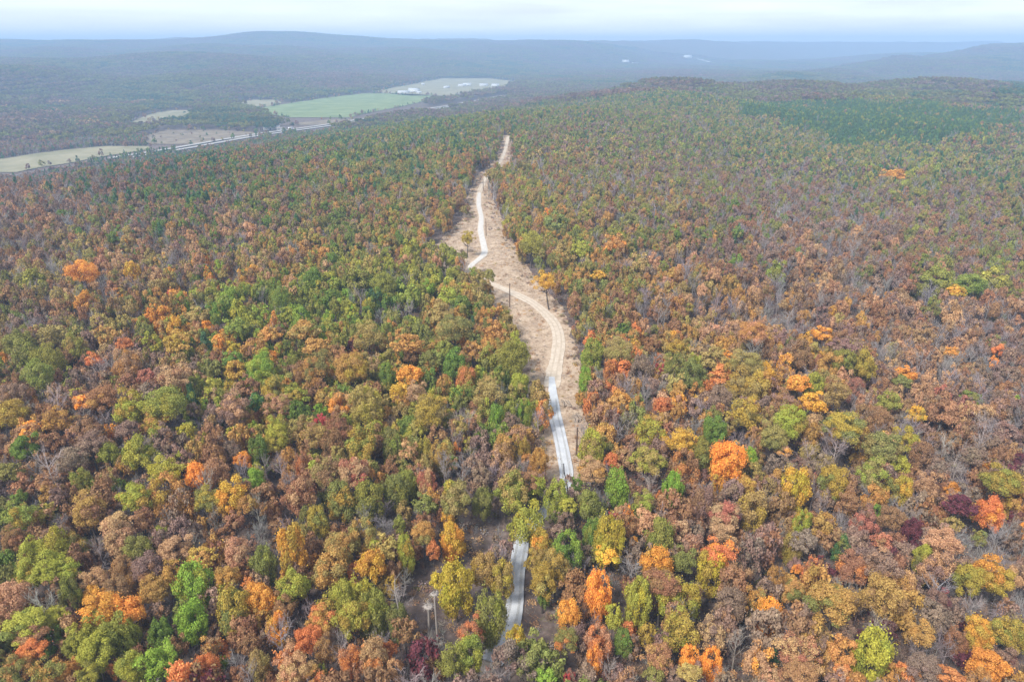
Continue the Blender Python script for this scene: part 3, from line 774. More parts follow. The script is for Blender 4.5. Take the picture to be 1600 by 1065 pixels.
# ---------------------------------------------------------------- the trees one can tell apart: crown centre x y, crown width height (photo pixels), leaf colours
TREES = """
11 880 28 40 G;52 862 44 50 l;88 858 46 54 lA;75 888 50 44 l;45 900 40 42 lA;105 893 42 36 l;24 940 50 55 tr;64 944 62 52 w;114 942 34 76 oe;88 925 30 36 r;146 928 30 26 a;162 952 55 46 aO;203 958 48 50 Oa;193 897 38 46 rn;231 891 46 46 pr;186 922 42 38 rn;240 925 42 38 n;
246 955 30 30 pr;270 899 42 46 nA;304 922 54 80 gl;302 972 48 64 g;88 968 38 32 lY;86 1000 34 50 Go;43 975 56 32 lo;48 993 48 38 r;47 1020 46 38 R;130 995 54 60 el;172 990 58 58 e;198 1000 40 56 el;150 1022 52 52 le;118 1010 34 40 e;250 990 36 46 G;253 1035 56 60 g;32 1046 46 44 no;76 1048 50 46 on;110 1050 36 46 n;139 1052 40 34 lo;203 1043 46 46 le;
180 1046 22 30 rR;12 1017 26 50 o;6 988 25 46 r;279 1008 28 36 r;146 904 40 34 tw;367 959 52 76 Ao;345 929 26 40 lY;394 912 26 30 tR;405 940 42 50 a;435 985 34 50 aA;413 887 38 62 oe;457 868 48 92 aA;458 922 48 52 l;443 953 32 38 r;516 891 56 60 nk;
582 885 50 56 ya;555 898 26 36 R;535 935 40 50 l;562 925 40 52 lY;552 968 52 56 lA;584 963 50 76 el;516 942 32 36 lA;499 970 42 40 nR;482 950 28 26 w;478 976 30 22 w;478 1004 36 40 R;533 1008 42 38 w;548 1035 40 48 Rt;585 1028 44 52 tR;508 1013 36 40 rn;390 1010 32 36 r;330 1010 30 36 rn;325 1045 36 40 R;
369 1045 36 52 w;405 1043 34 50 k;441 1030 30 32 Rt;461 1045 46 46 t;488 1055 30 30 n;501 1051 22 28 e;347 1036 18 22 G;356 903 36 36 nk;370 866 42 46 t;617 899 26 46 rt;634 868 28 90 lA;610 915 22 30 A;624 948 46 72 w;622 975 36 60 o;607 1015 25 30 R;
617 1047 28 34 tr;712 922 54 80 Y;683 907 26 25 Y;706 848 38 58 ya;700 811 24 30 y;755 895 40 50 kA;785 905 40 52 kA;766 962 46 84 oe;806 1008 32 54 Yy;705 1035 44 52 e;735 1022 44 54 el;735 990 36 36 rR;840 872 38 44 Ak;868 888 40 50 kA;848 908 40 46 Ak;887 862 44 62 gG;888 966 36 52 O;885 1000 36 34 oR;852 1058 32 22 g;
850 925 22 46 G;890 1058 20 20 cp;935 930 38 80 O;935 1003 40 50 tR;928 1042 30 54 RO;958 963 28 38 lY;973 1004 30 40 G;996 945 42 76 lY;1011 992 28 36 A;1045 935 44 54 lA;1075 940 42 56 Al;1062 985 56 62 Al;1035 910 56 36 r;1082 937 28 42 t;1027 885 50 52 aA;1110 895 46 66 YA;1068 876 44 42 o;
1123 865 56 46 RO;1078 1032 30 46 O;1112 1040 32 54 O;1080 1052 36 26 k;1112 993 46 50 tp;1142 950 46 54 pr;1200 968 42 66 Oa;1182 1035 50 60 tO;952 1045 36 46 w;1030 1025 50 46 rn;1022 1055 30 30 o;950 848 46 78 Yl;1180 938 38 42 nk;1331 893 42 46 rR;1378 882 56 46 pt;
1301 944 66 56 no;1269 893 36 42 rR;1343 940 40 60 b;1375 936 56 62 nr;1370 972 40 34 w;1360 1028 56 86 Yl;1251 1019 66 46 tS;1252 1050 56 40 r;1281 989 30 30 kt;1234 966 28 40 b;1238 927 36 36 on;1213 908 30 46 n;1247 889 15 15 a;1322 985 36 36 p;1209 1030 22 30 d;
1205 1055 30 30 t;1313 1053 30 30 tR;1436 892 26 50 oA;1462 892 46 56 tp;1515 908 40 44 Ae;1540 898 46 46 aA;1562 912 38 40 A;1411 925 36 60 nt;1477 923 10 10 c;1464 944 36 36 pm;1520 946 46 40 b;1573 953 26 34 r;1530 990 44 46 aA;1565 985 46 46 Ae;1590 1000 40 50 Ae;1524 1006 30 40 aA;1539 1040 50 46 aO;1567 1038 36 40 pm;1481 1055 42 26 R;
1441 991 46 40 n;1430 1019 36 40 b;1466 1008 36 46 b;1494 1000 30 46 r;1443 1043 46 40 p;1419 1049 30 30 nR;1590 904 36 42 tp;38 702 36 38 G;75 725 62 36 w;113 721 42 36 p;17 738 30 30 o;129 757 33 42 e;163 768 27 70 tr;185 763 22 34 oG;171 712 34 40 le;218 710 48 54 le;
199 727 28 36 nt;257 738 46 38 lY;210 778 46 38 lA;263 778 54 76 nA;139 802 46 50 nr;28 806 48 42 eA;69 802 34 34 At;31 779 22 22 G;71 753 32 26 r;80 772 28 28 rn;180 817 42 28 t;186 842 50 54 t;223 815 36 38 r;254 838 26 28 e;272 858 46 38 t;218 860 40 38 oe;
154 860 40 50 w;22 847 34 38 r;90 834 40 30 pr;122 855 32 40 on;130 715 22 20 o;142 695 46 40 p;309 750 38 52 Oa;338 742 38 42 rt;379 719 24 26 aO;362 713 30 46 p;405 713 30 60 G;398 753 30 40 g;430 690 36 36 lA;322 782 38 34 Ao;362 780 44 52 ya;438 730 20 50 w;
452 724 24 46 n;473 735 26 56 rR;469 779 46 56 rt;493 706 20 36 o;521 702 36 60 r;508 742 50 46 rk;566 700 50 56 Ae;553 740 48 46 tS;533 785 46 60 oA;576 783 46 60 eo;566 838 42 54 kn;497 817 36 48 Ao;478 811 22 36 o;335 815 30 46 b;366 815 28 26 r;316 819 20 28 n;
401 792 30 40 w;405 820 36 30 b;429 800 18 30 r;528 855 46 42 nk;540 858 18 36 R;330 849 22 46 r;585 853 22 20 l;315 870 38 30 nA;615 704 36 60 oe;662 708 24 52 Al;690 712 36 56 nk;712 710 17 66 OR;613 723 18 20 r;735 723 30 46 w;787 712 38 56 nt;814 706 26 50 A;
637 759 30 50 e;610 770 20 70 w;618 770 40 56 oe;666 757 33 44 St;673 785 28 42 n;705 768 30 34 lA;711 785 48 50 ko;754 787 32 46 oe;763 746 26 38 w;800 768 50 50 ke;799 778 46 54 lo;840 761 30 30 l;821 820 60 70 lY;868 779 38 60 le;889 789 28 20 l;845 855 36 50 Aa;
823 749 40 30 r;842 725 28 46 n;677 862 24 28 R;662 836 36 36 no;624 821 22 26 e;607 853 18 30 rt;925 705 44 58 lk;925 738 42 36 tn;954 721 20 26 R;1013 721 46 40 lk;1015 751 38 30 w;963 768 38 64 g;1050 772 30 64 g;1069 736 46 66 rR;1032 778 15 22 R;1007 785 38 36 lk;
998 815 20 42 o;1133 727 52 62 Oa;1121 763 26 40 aA;1167 723 30 46 g;1093 714 38 50 eo;1065 689 50 38 yA;1037 691 18 34 O;1099 793 42 60 rp;1133 804 50 42 tS;1129 828 46 40 tw;1176 800 46 62 kA;1063 832 30 38 tS;1030 845 46 66 e;924 796 42 50 eo;926 841 32 58 Ge;981 811 18 46 O;
990 849 14 20 O;958 811 18 18 cS;958 840 42 42 YA;947 866 38 30 Yy;1191 841 26 36 p;1166 759 30 26 An;1172 849 36 40 b;1150 695 32 40 w;1241 770 44 72 Yy;1253 815 30 40 lA;1238 855 32 50 kA;1262 727 26 26 p;1275 753 22 30 Sp;1303 757 40 50 Ao;1324 785 36 42 r;1360 742 44 46 ke;
1350 819 34 42 Sp;1377 845 30 28 Sr;1305 704 56 64 w;1262 708 38 40 w;1281 795 24 70 b;1313 819 30 42 b;1316 855 36 40 do;1224 706 24 20 tO;1211 727 30 36 p;1378 700 52 42 ok;1392 723 30 26 l;1392 766 30 40 Ao;1371 802 20 26 G;1390 811 36 36 r;1256 845 36 30 p;1210 688 40 36 ko;
1417 693 36 40 lA;1407 729 27 34 lY;1411 770 32 46 Ay;1439 716 36 52 rp;1445 757 38 46 t;1473 708 32 56 w;1492 720 40 50 w;1488 766 20 24 a;1565 753 58 46 Ae;1545 804 38 48 RO;1501 787 46 26 m;1421 836 32 50 m;1486 819 30 26 k;1473 849 48 42 t;1578 798 24 42 nA;1530 840 22 26 o;
1539 725 15 22 a;1443 868 30 30 l;1560 842 46 50 b;1597 830 14 28 O;1531 690 36 32 w;1520 714 40 30 p;1580 822 30 30 b;
45 560 40 46 eo;78 565 42 48 e;60 588 44 40 eo;120 545 34 46 ke;32 536 42 40 o;80 524 38 30 k;167 524 34 42 nk;195 539 25 20 R;199 571 42 46 tn;238 536 26 36 l;276 515 28 36 y;278 535 40 32 An;145 562 25 26 R;158 580 36 46 w;231 590 26 28 S;270 590 52 42 tr;235 609 36 26 p;199 605 30 36 r;205 640 46 46 lA;
255 632 60 46 el;242 665 38 40 An;173 676 20 30 a;128 630 28 26 tO;161 622 42 32 rn;90 656 42 42 nr;45 673 32 28 Ot;17 650 42 40 A;143 678 38 36 r;199 673 38 32 p;21 620 38 36 pr;88 620 46 36 w;163 650 30 26 w;291 675 26 28 lY;300 625 28 52 d;291 560 26 42 e;4 565 20 30 a;
320 538 28 36 d;343 538 28 30 an;366 547 24 28 Y;364 565 30 26 G;396 547 36 36 rn;332 575 30 36 o;407 583 44 48 gl;369 580 36 32 nA;388 607 32 32 r;336 605 26 26 l;362 612 26 28 Ao;364 640 46 46 tp;401 631 28 28 Gd;431 609 42 40 Ao;448 597 17 20 O;461 620 36 28 Al;435 632 42 34 tk;
460 645 32 36 G;475 650 26 36 G;499 641 22 24 g;501 660 26 25 c;535 633 36 36 Ot;475 590 30 46 nr;497 580 44 50 on;550 580 46 50 nA;572 640 52 66 kl;578 620 30 26 l;430 670 34 42 lA;396 678 18 38 gl;366 676 26 24 Yo;495 680 42 36 kr;527 674 36 42 r;529 545 26 36 e;550 545 18 26 m;
405 515 20 30 l;368 515 36 30 e;324 513 20 22 O;422 522 30 26 n;475 519 46 32 nk;497 543 36 28 n;422 555 18 32 G;583 565 20 26 w;576 525 46 42 k;640 586 36 30 O;623 614 28 30 y;650 612 36 36 t;607 590 30 42 G;709 575 36 44 G;694 548 26 32 e;729 601 32 54 nR;763 614 48 42 k;761 565 32 36 eo;
673 601 25 46 G;673 645 50 50 Ak;757 648 22 52 el;776 660 24 66 gG;802 564 50 56 e;784 592 28 42 G;812 605 30 42 l;819 650 25 54 eg;716 663 30 50 w;733 665 34 56 w;744 635 18 28 r;772 520 34 44 n;738 551 38 32 rn;720 536 18 20 a;709 515 50 40 ok;806 682 32 32 nt;799 660 25 26 p;
694 605 24 36 n;662 519 30 46 o;637 535 46 30 n;643 555 28 26 r;675 562 36 30 o;739 511 18 32 d;748 522 18 30 r;652 669 26 28 lk;915 600 24 48 g;926 558 34 56 eg;964 551 42 42 k;954 581 26 40 R;1001 586 36 56 p;1031 581 18 28 c;1058 545 32 24 A;1055 575 40 48 ob;1084 590 38 46 o;1086 569 25 36 l;
1105 611 22 38 R;1127 586 36 32 Rn;1152 605 42 50 kA;1178 610 42 52 kA;1165 645 50 50 Ak;1193 588 30 42 y;970 629 36 32 na;962 660 18 60 R;1033 635 30 28 R;1060 635 27 38 at;1123 628 36 50 p;1014 676 46 46 lA;1116 676 38 44 G;981 669 36 50 w;1095 643 36 42 b;1166 569 46 36 k;1138 558 22 15 a;1116 564 36 32 k;1178 545 36 30 w;
1176 521 46 34 nt;992 536 12 16 y;1024 521 12 16 l;973 515 20 22 G;1020 539 24 26 r;1269 605 34 40 le;1245 600 36 28 a;1271 630 42 28 ya;1305 613 40 44 k;1335 613 27 46 Sp;1350 575 36 46 A;1315 566 36 34 eG;1296 575 32 40 n;1284 522 30 20 a;1234 663 50 50 lA;1211 675 36 36 k;1268 665 30 36 t;
1320 669 62 40 Ao;1373 661 36 42 rp;1390 630 32 32 e;1222 628 42 36 rp;1236 541 18 26 o;1251 558 36 42 r;1322 541 46 30 p;1348 539 15 12 a;1373 507 14 28 OR;1432 650 26 28 yA;1415 585 30 20 a;1410 598 28 20 o;1470 620 28 28 Sp;1473 643 42 46 tr;1509 639 26 40 Sp;1539 669 46 46 w;1537 643 30 24 t;
1441 562 46 40 b;1483 590 40 40 b;1531 605 46 40 b;1552 566 14 20 O;1560 549 20 20 R;1583 630 18 26 g;1486 551 22 15 an;1443 528 28 30 t;1578 585 28 24 p;1518 622 26 20 oG;
130 428 42 36 OR;207 432 26 46 y;53 437 36 36 e;267 463 16 22 c;258 494 28 30 a;282 470 18 24 l;375 490 32 36 lY;310 497 32 28 k;440 475 34 46 Ge;490 445 30 52 G;470 500 28 40 g;515 470 30 40 G;532 455 28 36 e;560 440 40 36 lo;600 450 36 42 e;585 470 28 40 Gd;610 480 30 42 G;640 470 34 40 e;575 485 18 36 Y;
640 398 28 36 lY;855 335 17 20 O;847 257 13 22 d;851 438 34 26 y;730 372 22 22 A;745 430 22 20 k;700 470 32 36 l;720 480 30 34 G;690 490 34 30 k;750 490 26 36 Go;1130 370 16 30 d;1153 368 16 32 d;935 430 20 16 y;1432 435 14 10 y;1463 437 42 34 e;1515 446 48 32 eG;1495 455 26 10 y;1213 430 32 34 e;
1397 213 6 6 c;1395 275 36 20 a;660 385 12 10 a;1550 440 36 32 lo;905 390 30 26 l;880 400 32 40 k;960 385 36 30 na;1000 420 30 36 k;830 385 40 40 le;985 345 30 26 o;870 350 34 26 o;
"""
trees = []
for tok in TREES.replace('\n', '').split(';'):
    if tok.strip():
        x, y, w, h, c = tok.split()
        trees.append((float(x), float(y), float(w), float(h), c))

def place_crown(x, y, w, h):
    """crown radius, half height, centre height over the ground and position of a tree seen at a pixel"""
    zc = 9.0
    for _ in range(3):
        p = unproject(x, y, zc)
        depth = project(*p)[2]
        a = 0.5 * w * depth / F * 1.02
        g = float(T(p[0], p[1]))
        el = math.atan2(CAMZ - p[2], math.hypot(p[0], p[1]))
        bb = (0.5 * h * depth / F * 1.04) ** 2 - (a * math.sin(el)) ** 2
        b = math.sqrt(max(bb, 0)) / math.cos(el)
        b = min(max(b, 0.62 * a), 7.2, 2.6 * a)
        top = min(max(5.0 + 2.5 * a, b * 2 + 1.6), 18.0)
        zc = top - b
    return a, b, zc, p, g

def jitter(c, r, s=0.16):
    k = 1 + r.uniform(-s, s)
    return tuple(max(0.0, v * k * (1 + r.uniform(-0.08, 0.08))) for v in c)

leafy = sorted([t for t in trees if t[4][0] not in 'bw'], key=lambda t: -t[2] * t[3] * (1.0 if t[1] > 560 else 0.8))
ALWAYS = {(730.0, 372.0), (745.0, 430.0), (851.0, 438.0), (855.0, 335.0), (915.0, 600.0)}
N_SINGLE = 298
singles = [t for t in leafy if (t[0], t[1]) in ALWAYS]
singles += [t for t in leafy if (t[0], t[1]) not in ALWAYS][:N_SINGLE - len(singles)]
single_set = set(singles)
rest = [t for t in leafy if t not in single_set]
bare_all = [t for t in trees if t[4][0] in 'bw']
bare_all.sort(key=lambda t: -t[1])

# ---- labels: colour and build first, then what stands next to it, then where in the wood
def colour_words(c):
    if c[0] in 'bw': return COLWORD[c[0]]
    return COLWORD[c[0]] if len(c) == 1 or c[1] in 'bw' else COLWORD[c[0]].replace(' ', '-') + ' and ' + COLWORD[c[1]].replace(' ', '-')
def build_word(t):
    r = t[3] / t[2]
    return 'tall narrow' if r > 1.55 else 'broad' if r < 0.82 else 'round-headed' if r < 1.2 else 'upright'
def size_word(t):
    q = t[2] * t[3] / (0.55 + 0.45 * (t[1] / 1065.0)) ** 2
    return 'big ' if q > 3300 else 'small ' if q < 620 else ''
def kind_word(t): return (size_word(t) + build_word(t) + ' ' + colour_words(t[4])).strip()
def col_zone(x): return ('on the far left' if x < 200 else 'in the left half' if x < 480 else 'left of the road' if x < 780 else 'right of the road' if x < 1020 else 'in the right half' if x < 1330 else 'on the far right')
def row_zone(y): return 'along the bottom edge' if y > 985 else 'low in the wood' if y > 860 else 'in the lower wood' if y > 730 else 'in the middle wood' if y > 600 else 'in the upper wood' if y > 480 else 'high in the wood'
ORD = ['', 'second ', 'third ', 'fourth ', 'fifth ', 'sixth ', 'seventh ', 'eighth ']
def label_all(items):
    kinds_ = [kind_word(t) for t in items]
    def near(i, side):
        x, y = items[i][:2]; out = set()
        for j, u in enumerate(items):
            if j == i: continue
            dx, dy = u[0] - x, u[1] - y
            if abs(dx) + abs(dy) > 78: continue
            s_ = ('right' if dx > 0 else 'left') if abs(dx) > abs(dy) else ('front' if dy > 0 else 'behind')
            if s_ == side: out.add(COLWORD[u[4][0]])
        return out
    sides = [{s_: near(i, s_) for s_ in ('left', 'right', 'front', 'behind')} for i in range(len(items))]
    phrase = {'left': 'just right of', 'right': 'just left of', 'front': 'just behind', 'behind': 'just in front of'}
    art = lambda w: ('an ' if w[0] in 'aeiou' else 'a ') + w
    labels = []
    for i, t in enumerate(items):
        same = [j for j in range(len(items)) if kinds_[j] == kinds_[i] and j != i]
        best = None
        if not same:
            best = f'{kinds_[i]} tree {row_zone(t[1])} {col_zone(t[0])}'
        else:
            for s_ in ('front', 'left', 'right', 'behind'):
                for cw in sorted(sides[i][s_], key=len):
                    if not any(cw in sides[j][s_] for j in same):
                        best = f'{kinds_[i]} tree {phrase[s_]} {art(cw)} tree'
                        break
                if best: break
            if best and len(best.split()) <= 12: best += ' ' + row_zone(t[1]) if len(best.split()) <= 11 else ''
            if not best:
                z = [j for j in same if row_zone(items[j][1]) == row_zone(t[1]) and col_zone(items[j][0]) == col_zone(t[0])]
                if not z: best = f'{kinds_[i]} tree {row_zone(t[1])} {col_zone(t[0])}'
                else:
                    k = sorted(z + [i], key=lambda j: items[j][0]).index(i)
                    best = f'{ORD[k]}{kinds_[i]} tree from the left, {row_zone(t[1])} {col_zone(t[0])}'
        assert len(best.split()) <= 16, best
        labels.append(best)
    return labels
EXTRA_LABEL = {(730.0, 372.0): 'lone olive gold tree left standing beside the pale track in the clearing',
               (745.0, 430.0): 'thin khaki tree with a bare trunk at the bend of the track',
               (851.0, 438.0): 'golden yellow tree on two dark trunks at the right edge of the clearing',
               (855.0, 335.0): 'small vivid orange tree high in the wood right of the clearing',
               (915.0, 600.0): 'tall bright green tree alone at the right edge of the clearing'}
lab_leafy = label_all(singles)
lab_bare = label_all(bare_all)

# ---- build them
occ = []
rr = random.Random(21)
def add_tree(t, label):
    x, y, w, h, c = t
    a, b, zc, p, g = place_crown(x, y, w, h)
    asp = b / a
    form = 'pine' if c[0] == 'd' else 'tall' if asp > 1.45 else 'ragged' if ('w' in c or 'b' in c or rr.random() < 0.16) else 'round'
    me = NEAR_CROWNS[rr.choice(FORM_IDS[form])]
    if a > 4.3 and form == 'round': me = rr.choice(BIG_CROWNS)
    ddx, ddy = COR[:, 0] - p[0], COR[:, 1] - p[1]
    k = int(np.argmin(np.hypot(ddx, ddy) - COR[:, 2])); gap = math.hypot(ddx[k], ddy[k]) - COR[k, 2] - 0.6
    off = (0.0, 0.0)
    if gap < 0:  # the foot stands beside the road, the crown leans over it
        sgn = 1 if ddx[k] < 0 else -1
        off = (sgn * (-gap + (0 if sgn * -ddx[k] > 0 else 0)), 0.0)
    fx, fy = p[0] + off[0], p[1] + off[1]
    g2 = float(T(fx, fy))
    root = empty('deciduous_tree' if form != 'pine' else 'pine_tree', (fx, fy, g2), 0.0)
    spin = rr.uniform(0, 6.28)
    tag(root, label, 'tree', 'autumn trees of the wood' if form != 'pine' else 'dark conifers among the autumn trees')
    cr = link('crown', me, root)
    cr.location = (-off[0], -off[1], zc + g - g2); cr.scale = (a, a, b); cr.rotation_euler = (0, 0, spin)
    c1 = ALB[c[0]]; c2 = ALB[c[1] if len(c) > 1 and c[1] not in 'bw' else c[0]]
    cr['tint'] = jitter(c1, rr, 0.08); cr['tint_b'] = jitter(c2, rr, 0.14)
    tk = link('trunk', TRUNKS[rr.randrange(4)], root)
    tk.scale = (a, a, math.hypot(zc, off[0])); tk.rotation_euler = (0, -math.atan2(off[0], zc), 0)
    occ.append((p[0], p[1], a))
for t, lb in zip(singles, lab_leafy): add_tree(t, EXTRA_LABEL.get((t[0], t[1]), lb))

def add_bare(t, label):
    x, y, w, h, c = t
    a, b, zc, p, g = place_crown(x, y, w, h)
    H = min(max(zc + b * 0.95, 6.0), 17.0)
    tr, br = BARE[rr.randrange(5)]
    root = empty('bare_tree', (p[0], p[1], g), rr.uniform(0, 6.28))
    tag(root, label, 'tree', 'leafless trees of the wood')
    s_ = a / 0.37
    tint = ALB[c[0]] if c[0] == 'b' else tuple(v * 1.05 for v in ALB['w'])
    for nm, me in (('trunk', tr), ('crown', br)):
        o = link(nm, me, root)
        o.scale = (s_, s_, H); o['tint'] = jitter(tint, rr, 0.1)
    occ.append((p[0], p[1], a * 0.8))
for t, lb in zip(bare_all, lab_bare): add_bare(t, lb)

# ---------------------------------------------------------------- the rest of the wood
S = {'pts': [], 'idx': [], 'rot': [], 'size': [], 'ta': [], 'tb': []}
def put(D, p, i, rz, size, ta, tb):
    D['pts'].append(p); D['idx'].append(i); D['rot'].append((0, 0, rz)); D['size'].append(size); D['ta'].append(ta); D['tb'].append(tb)
def newD(): return {k: [] for k in S}

def leafy_instance(D, X, Y, g, a, b, zc, c, depth, r):
    form = 'pine' if c[0] == 'd' else 'tall' if b / a > 1.45 else 'ragged' if r.random() < 0.18 else 'round'
    lib = MID if depth < 620 else LOW
    th = 2.2 if form != 'pine' else 1.5
    # the form's crown sits at z = th (crown radii); scale z so that it is right, then shift the base
    c1 = ALB[c[0]]; c2 = ALB[c[1] if len(c) > 1 and c[1] not in 'bw' else c[0]]
    put(D, (X, Y, g + zc - th * b), r.choice(lib[form]), r.uniform(0, 6.28), (a, a, b), jitter(c1, r, 0.16), jitter(c2, r, 0.22))

wood = newD()
for t in rest:
    a, b, zc, p, g = place_crown(*t[:4])
    leafy_instance(wood, p[0], p[1], g, a, b, zc, t[4], project(*p)[2], rr)
    occ.append((p[0], p[1], a))
occ = np.array(occ)

ZONE = """
0 260 ppdrbp;150 262 rpdbpd;250 255 dGrpdo;300 280 dGprod;400 230 rGdpo;450 290 okGnrp;600 280 oekGde;720 270 okrnoe;850 280 kobenr;1000 280 pkobre;1150 280 pboerp;1300 260 okpeoed;1450 260 ekoledp;1590 270 okpedo;
0 340 prbpt;150 345 rktGpb;250 330 dGpr;300 350 rpbGtp;450 340 okGerp;600 350 kotnrG;700 340 rnbk;850 345 kolen;1000 340 rknpob;1130 360 Gpro;1250 340 ppbrb;1400 345 prbopk;1590 350 eprok;
0 410 rpbk;150 410 rkotb;300 420 rkbpt;450 400 kltoen;580 420 leklon;700 420 oell;900 430 konre;1050 420 rknbt;1200 430 rptbp;1350 430 pbrbt;1500 420 eorpr;1590 410 erpo;
0 500 rkopb;150 500 bkrop;280 490 aknor;400 500 Geleg;520 500 Glegoe;650 500 Gelokn;760 500 onk;950 500 krobn;1100 500 rnkbt;1250 500 rpnbt;1400 500 ptbrb;1580 500 pbrbt;
0 580 eorp;120 590 rwpb;250 590 retp;400 590 nelrGk;520 590 nolkr;650 590 elokGn;780 590 ekl;950 590 kRbr;1070 590 onpb;1200 590 kynr;1320 590 pkrb;1450 590 pbtb;1580 590 bprb;
0 680 rnb;150 680 prtb;300 680 rkbpl;450 680 nlrtk;600 680 knolt;760 680 rbGp;930 680 bntp;1060 680 rnbp;1200 680 kpbr;1320 680 knbp;1450 680 rtbp;1580 680 bppr;
0 760 rbpo;150 760 rtbp;300 760 rpbn;450 760 rrbp;600 760 okrb;730 760 rbbp;850 760 okb;960 760 tbp;1100 760 rbp;1250 760 pbr;1400 760 rbpn;1550 760 pbmr;
0 850 rbo;150 850 rtbp;300 850 rbp;450 850 rbn;560 850 krb;680 850 rbpp;800 850 bpp;900 850 bpo;1000 850 brp;1150 850 rpb;1280 850 pbn;1420 850 rpmb;1560 850 bbp;
0 950 rbo;150 950 rbp;300 950 rbp;450 950 rbn;560 950 rb;680 950 bp;840 950 bp;900 950 bpR;1000 950 brp;1150 950 rpb;1280 950 pbn;1420 950 rpmb;1560 950 bbp;
0 1040 rbo;200 1040 rob;400 1040 rbR;560 1040 rmb;680 1040 bp;840 1040 bpo;1000 1040 brp;1150 1040 rpb;1280 1040 pbr;1420 1040 rpnb;1560 1040 bnp;
60 230 rpob;350 200 rGdo;500 215 rdGo;600 230 oedGk;720 230 eGodr;780 195 deGo;850 230 rkopeo;950 230 kpoeGp;1050 225 koepoG;1150 225 okpeod;1280 235 okedo;1590 240 odpkoe;1450 245 eokdol;
560 190 dGode;650 185 deGoe;720 180 eodGo;850 190 eoGkrp;950 185 ekGpod;1050 190 okGpe;1150 175 dokGe;1250 172 okGpe;1400 162 okGed;1500 170 dokGp;1590 175 odkGp;1590 205 dorpo;
760 150 oGedb;850 150 oeGdd;950 140 oedGk;1100 140 oedGd;1300 145 odGek;1500 145 odGpr;
"""
ZP, ZC = [], []
for tok in ZONE.replace('\n', '').split(';'):
    if tok.strip():
        x, y, c = tok.split(); ZP.append((float(x), float(y))); ZC.append(c)
ZP = np.array(ZP)
PINE_PX = [(1150, 192), (1172, 178), (1200, 166), (1262, 160), (1325, 163), (1362, 172), (1412, 172), (1450, 164), (1478, 178), (1530, 186), (1560, 182), (1600, 186), (1605, 205), (1560, 206), (1545, 212), (1525, 224), (1490, 228), (1462, 240), (1430, 232), (1405, 243), (1375, 232), (1350, 243), (1300, 241), (1285, 226), (1250, 211), (1225, 208), (1195, 192)]
PINES = px_poly(PINE_PX)
PINES2 = px_poly([(60, 268), (110, 246), (190, 236), (270, 226), (330, 222), (300, 236), (230, 250), (150, 262)])
PINES3 = px_poly([(545, 200), (600, 178), (660, 172), (720, 175), (690, 186), (640, 196), (590, 204)])
PINES4 = px_poly([(1560, 130), (1640, 130), (1640, 160), (1560, 158)])

def pick_colour(px, py, r, u=0.5):
    sc_ = 0.35 if py < 320 else 0.6
    q = (px + r.gauss(0, 55), py + r.gauss(0, 55) * sc_)
    k = int(np.argmin(((ZP[:, 0] - q[0]) * 0.7) ** 2 + ((ZP[:, 1] - q[1]) / sc_) ** 2))
    pal = ZC[k]
    c = pal[min(len(pal) - 1, max(0, int((u + r.gauss(0, 0.24)) * len(pal))))]
    c2 = r.choice(pal)
    return c + c2 if c not in 'bwd' else c

NEAR_D = 1500.0
def grid(x0, x1, y0, y1, st, j):
    gx, gy = np.meshgrid(np.arange(x0, x1, st), np.arange(y0, y1, st))
    return (gx + rng.uniform(-j, j, gx.shape)).ravel(), (gy + rng.uniform(-j, j, gx.shape)).ravel()
Xa, Ya = grid(-1250, 1250, 40, NEAR_D + 150, 5.2, 2.3)
Xb, Yb = grid(-320, 320, 40, 420, 4.1, 1.8)
def is_near(X, Y): return project(X, Y, T(X, Y) + 8)[1] > 505
ka, kb = ~is_near(Xa, Ya), is_near(Xb, Yb)
X, Y = np.concatenate([Xa[ka], Xb[kb]]), np.concatenate([Ya[ka], Yb[kb]])
Z = T(X, Y)
PX, PY, DP = project(X, Y, Z + 8)
keep = (DP > 60) & (PX > -70) & (PX < 1670) & (PY > 90) & (PY < 1130) & (np.hypot(X, Y) < NEAR_D)
X, Y, Z, PX, PY, DP = (v[keep] for v in (X, Y, Z, PX, PY, DP))
jx, jy = X + waves(X, Y, 26, 51) * 3.2 + waves(X, Y, 9, 53) * 1.2, Y + waves(X, Y, 30, 52) * 3.0
blocked = in_poly(CLEAR_POLY, jx, jy)
for po in FIELDS: blocked |= in_poly(po, X, Y)
def near_line(L, X, Y, pad):
    out = np.zeros(X.shape, bool)
    for x, y, w in L: out |= (X - x) ** 2 + (Y - y) ** 2 < (w + pad) ** 2
    return out
blocked |= near_line(COR, X, Y, 1.2)
HWL = [(p[0], p[1], 20.0) for p in HW]
hw_d = np.full(X.shape, 1e9)
for a_, b_ in zip(HW[:-1], HW[1:]):
    d_ = b_[:2] - a_[:2]
    t_ = np.clip(((X - a_[0]) * d_[0] + (Y - a_[1]) * d_[1]) / (d_ @ d_), 0, 1)
    hw_d = np.minimum(hw_d, np.hypot(X - a_[0] - t_ * d_[0], Y - a_[1] - t_ * d_[1]))
rimd = side_dist(RIM, X, Y)
def hides_view(X, Y, Z, tops):
    """trees that would stand up in front of the fields or the stretches of highway one can see"""
    out = np.zeros(X.shape, bool)
    hx = project(HW[:, 0], HW[:, 1], T(HW[:, 0], HW[:, 1]) + 1.6)
    o_ = np.argsort(hx[0])
    for up in tops:
        qx, qy, _ = project(X, Y, Z + up)
        for po in FIELDS_PX: out |= in_poly(po, qx, qy)
        hy = np.interp(qx, hx[0][o_], hx[1][o_])
        seen = np.zeros(X.shape, bool)
        for x0, x1 in ((279, 293), (299, 306), (318, 402), (425, 441), (464, 532), (668, 710)): seen |= (qx > x0 - 2) & (qx < x1 + 2)
        out |= seen & (np.abs(qy - hy) < 3.2)
    return out
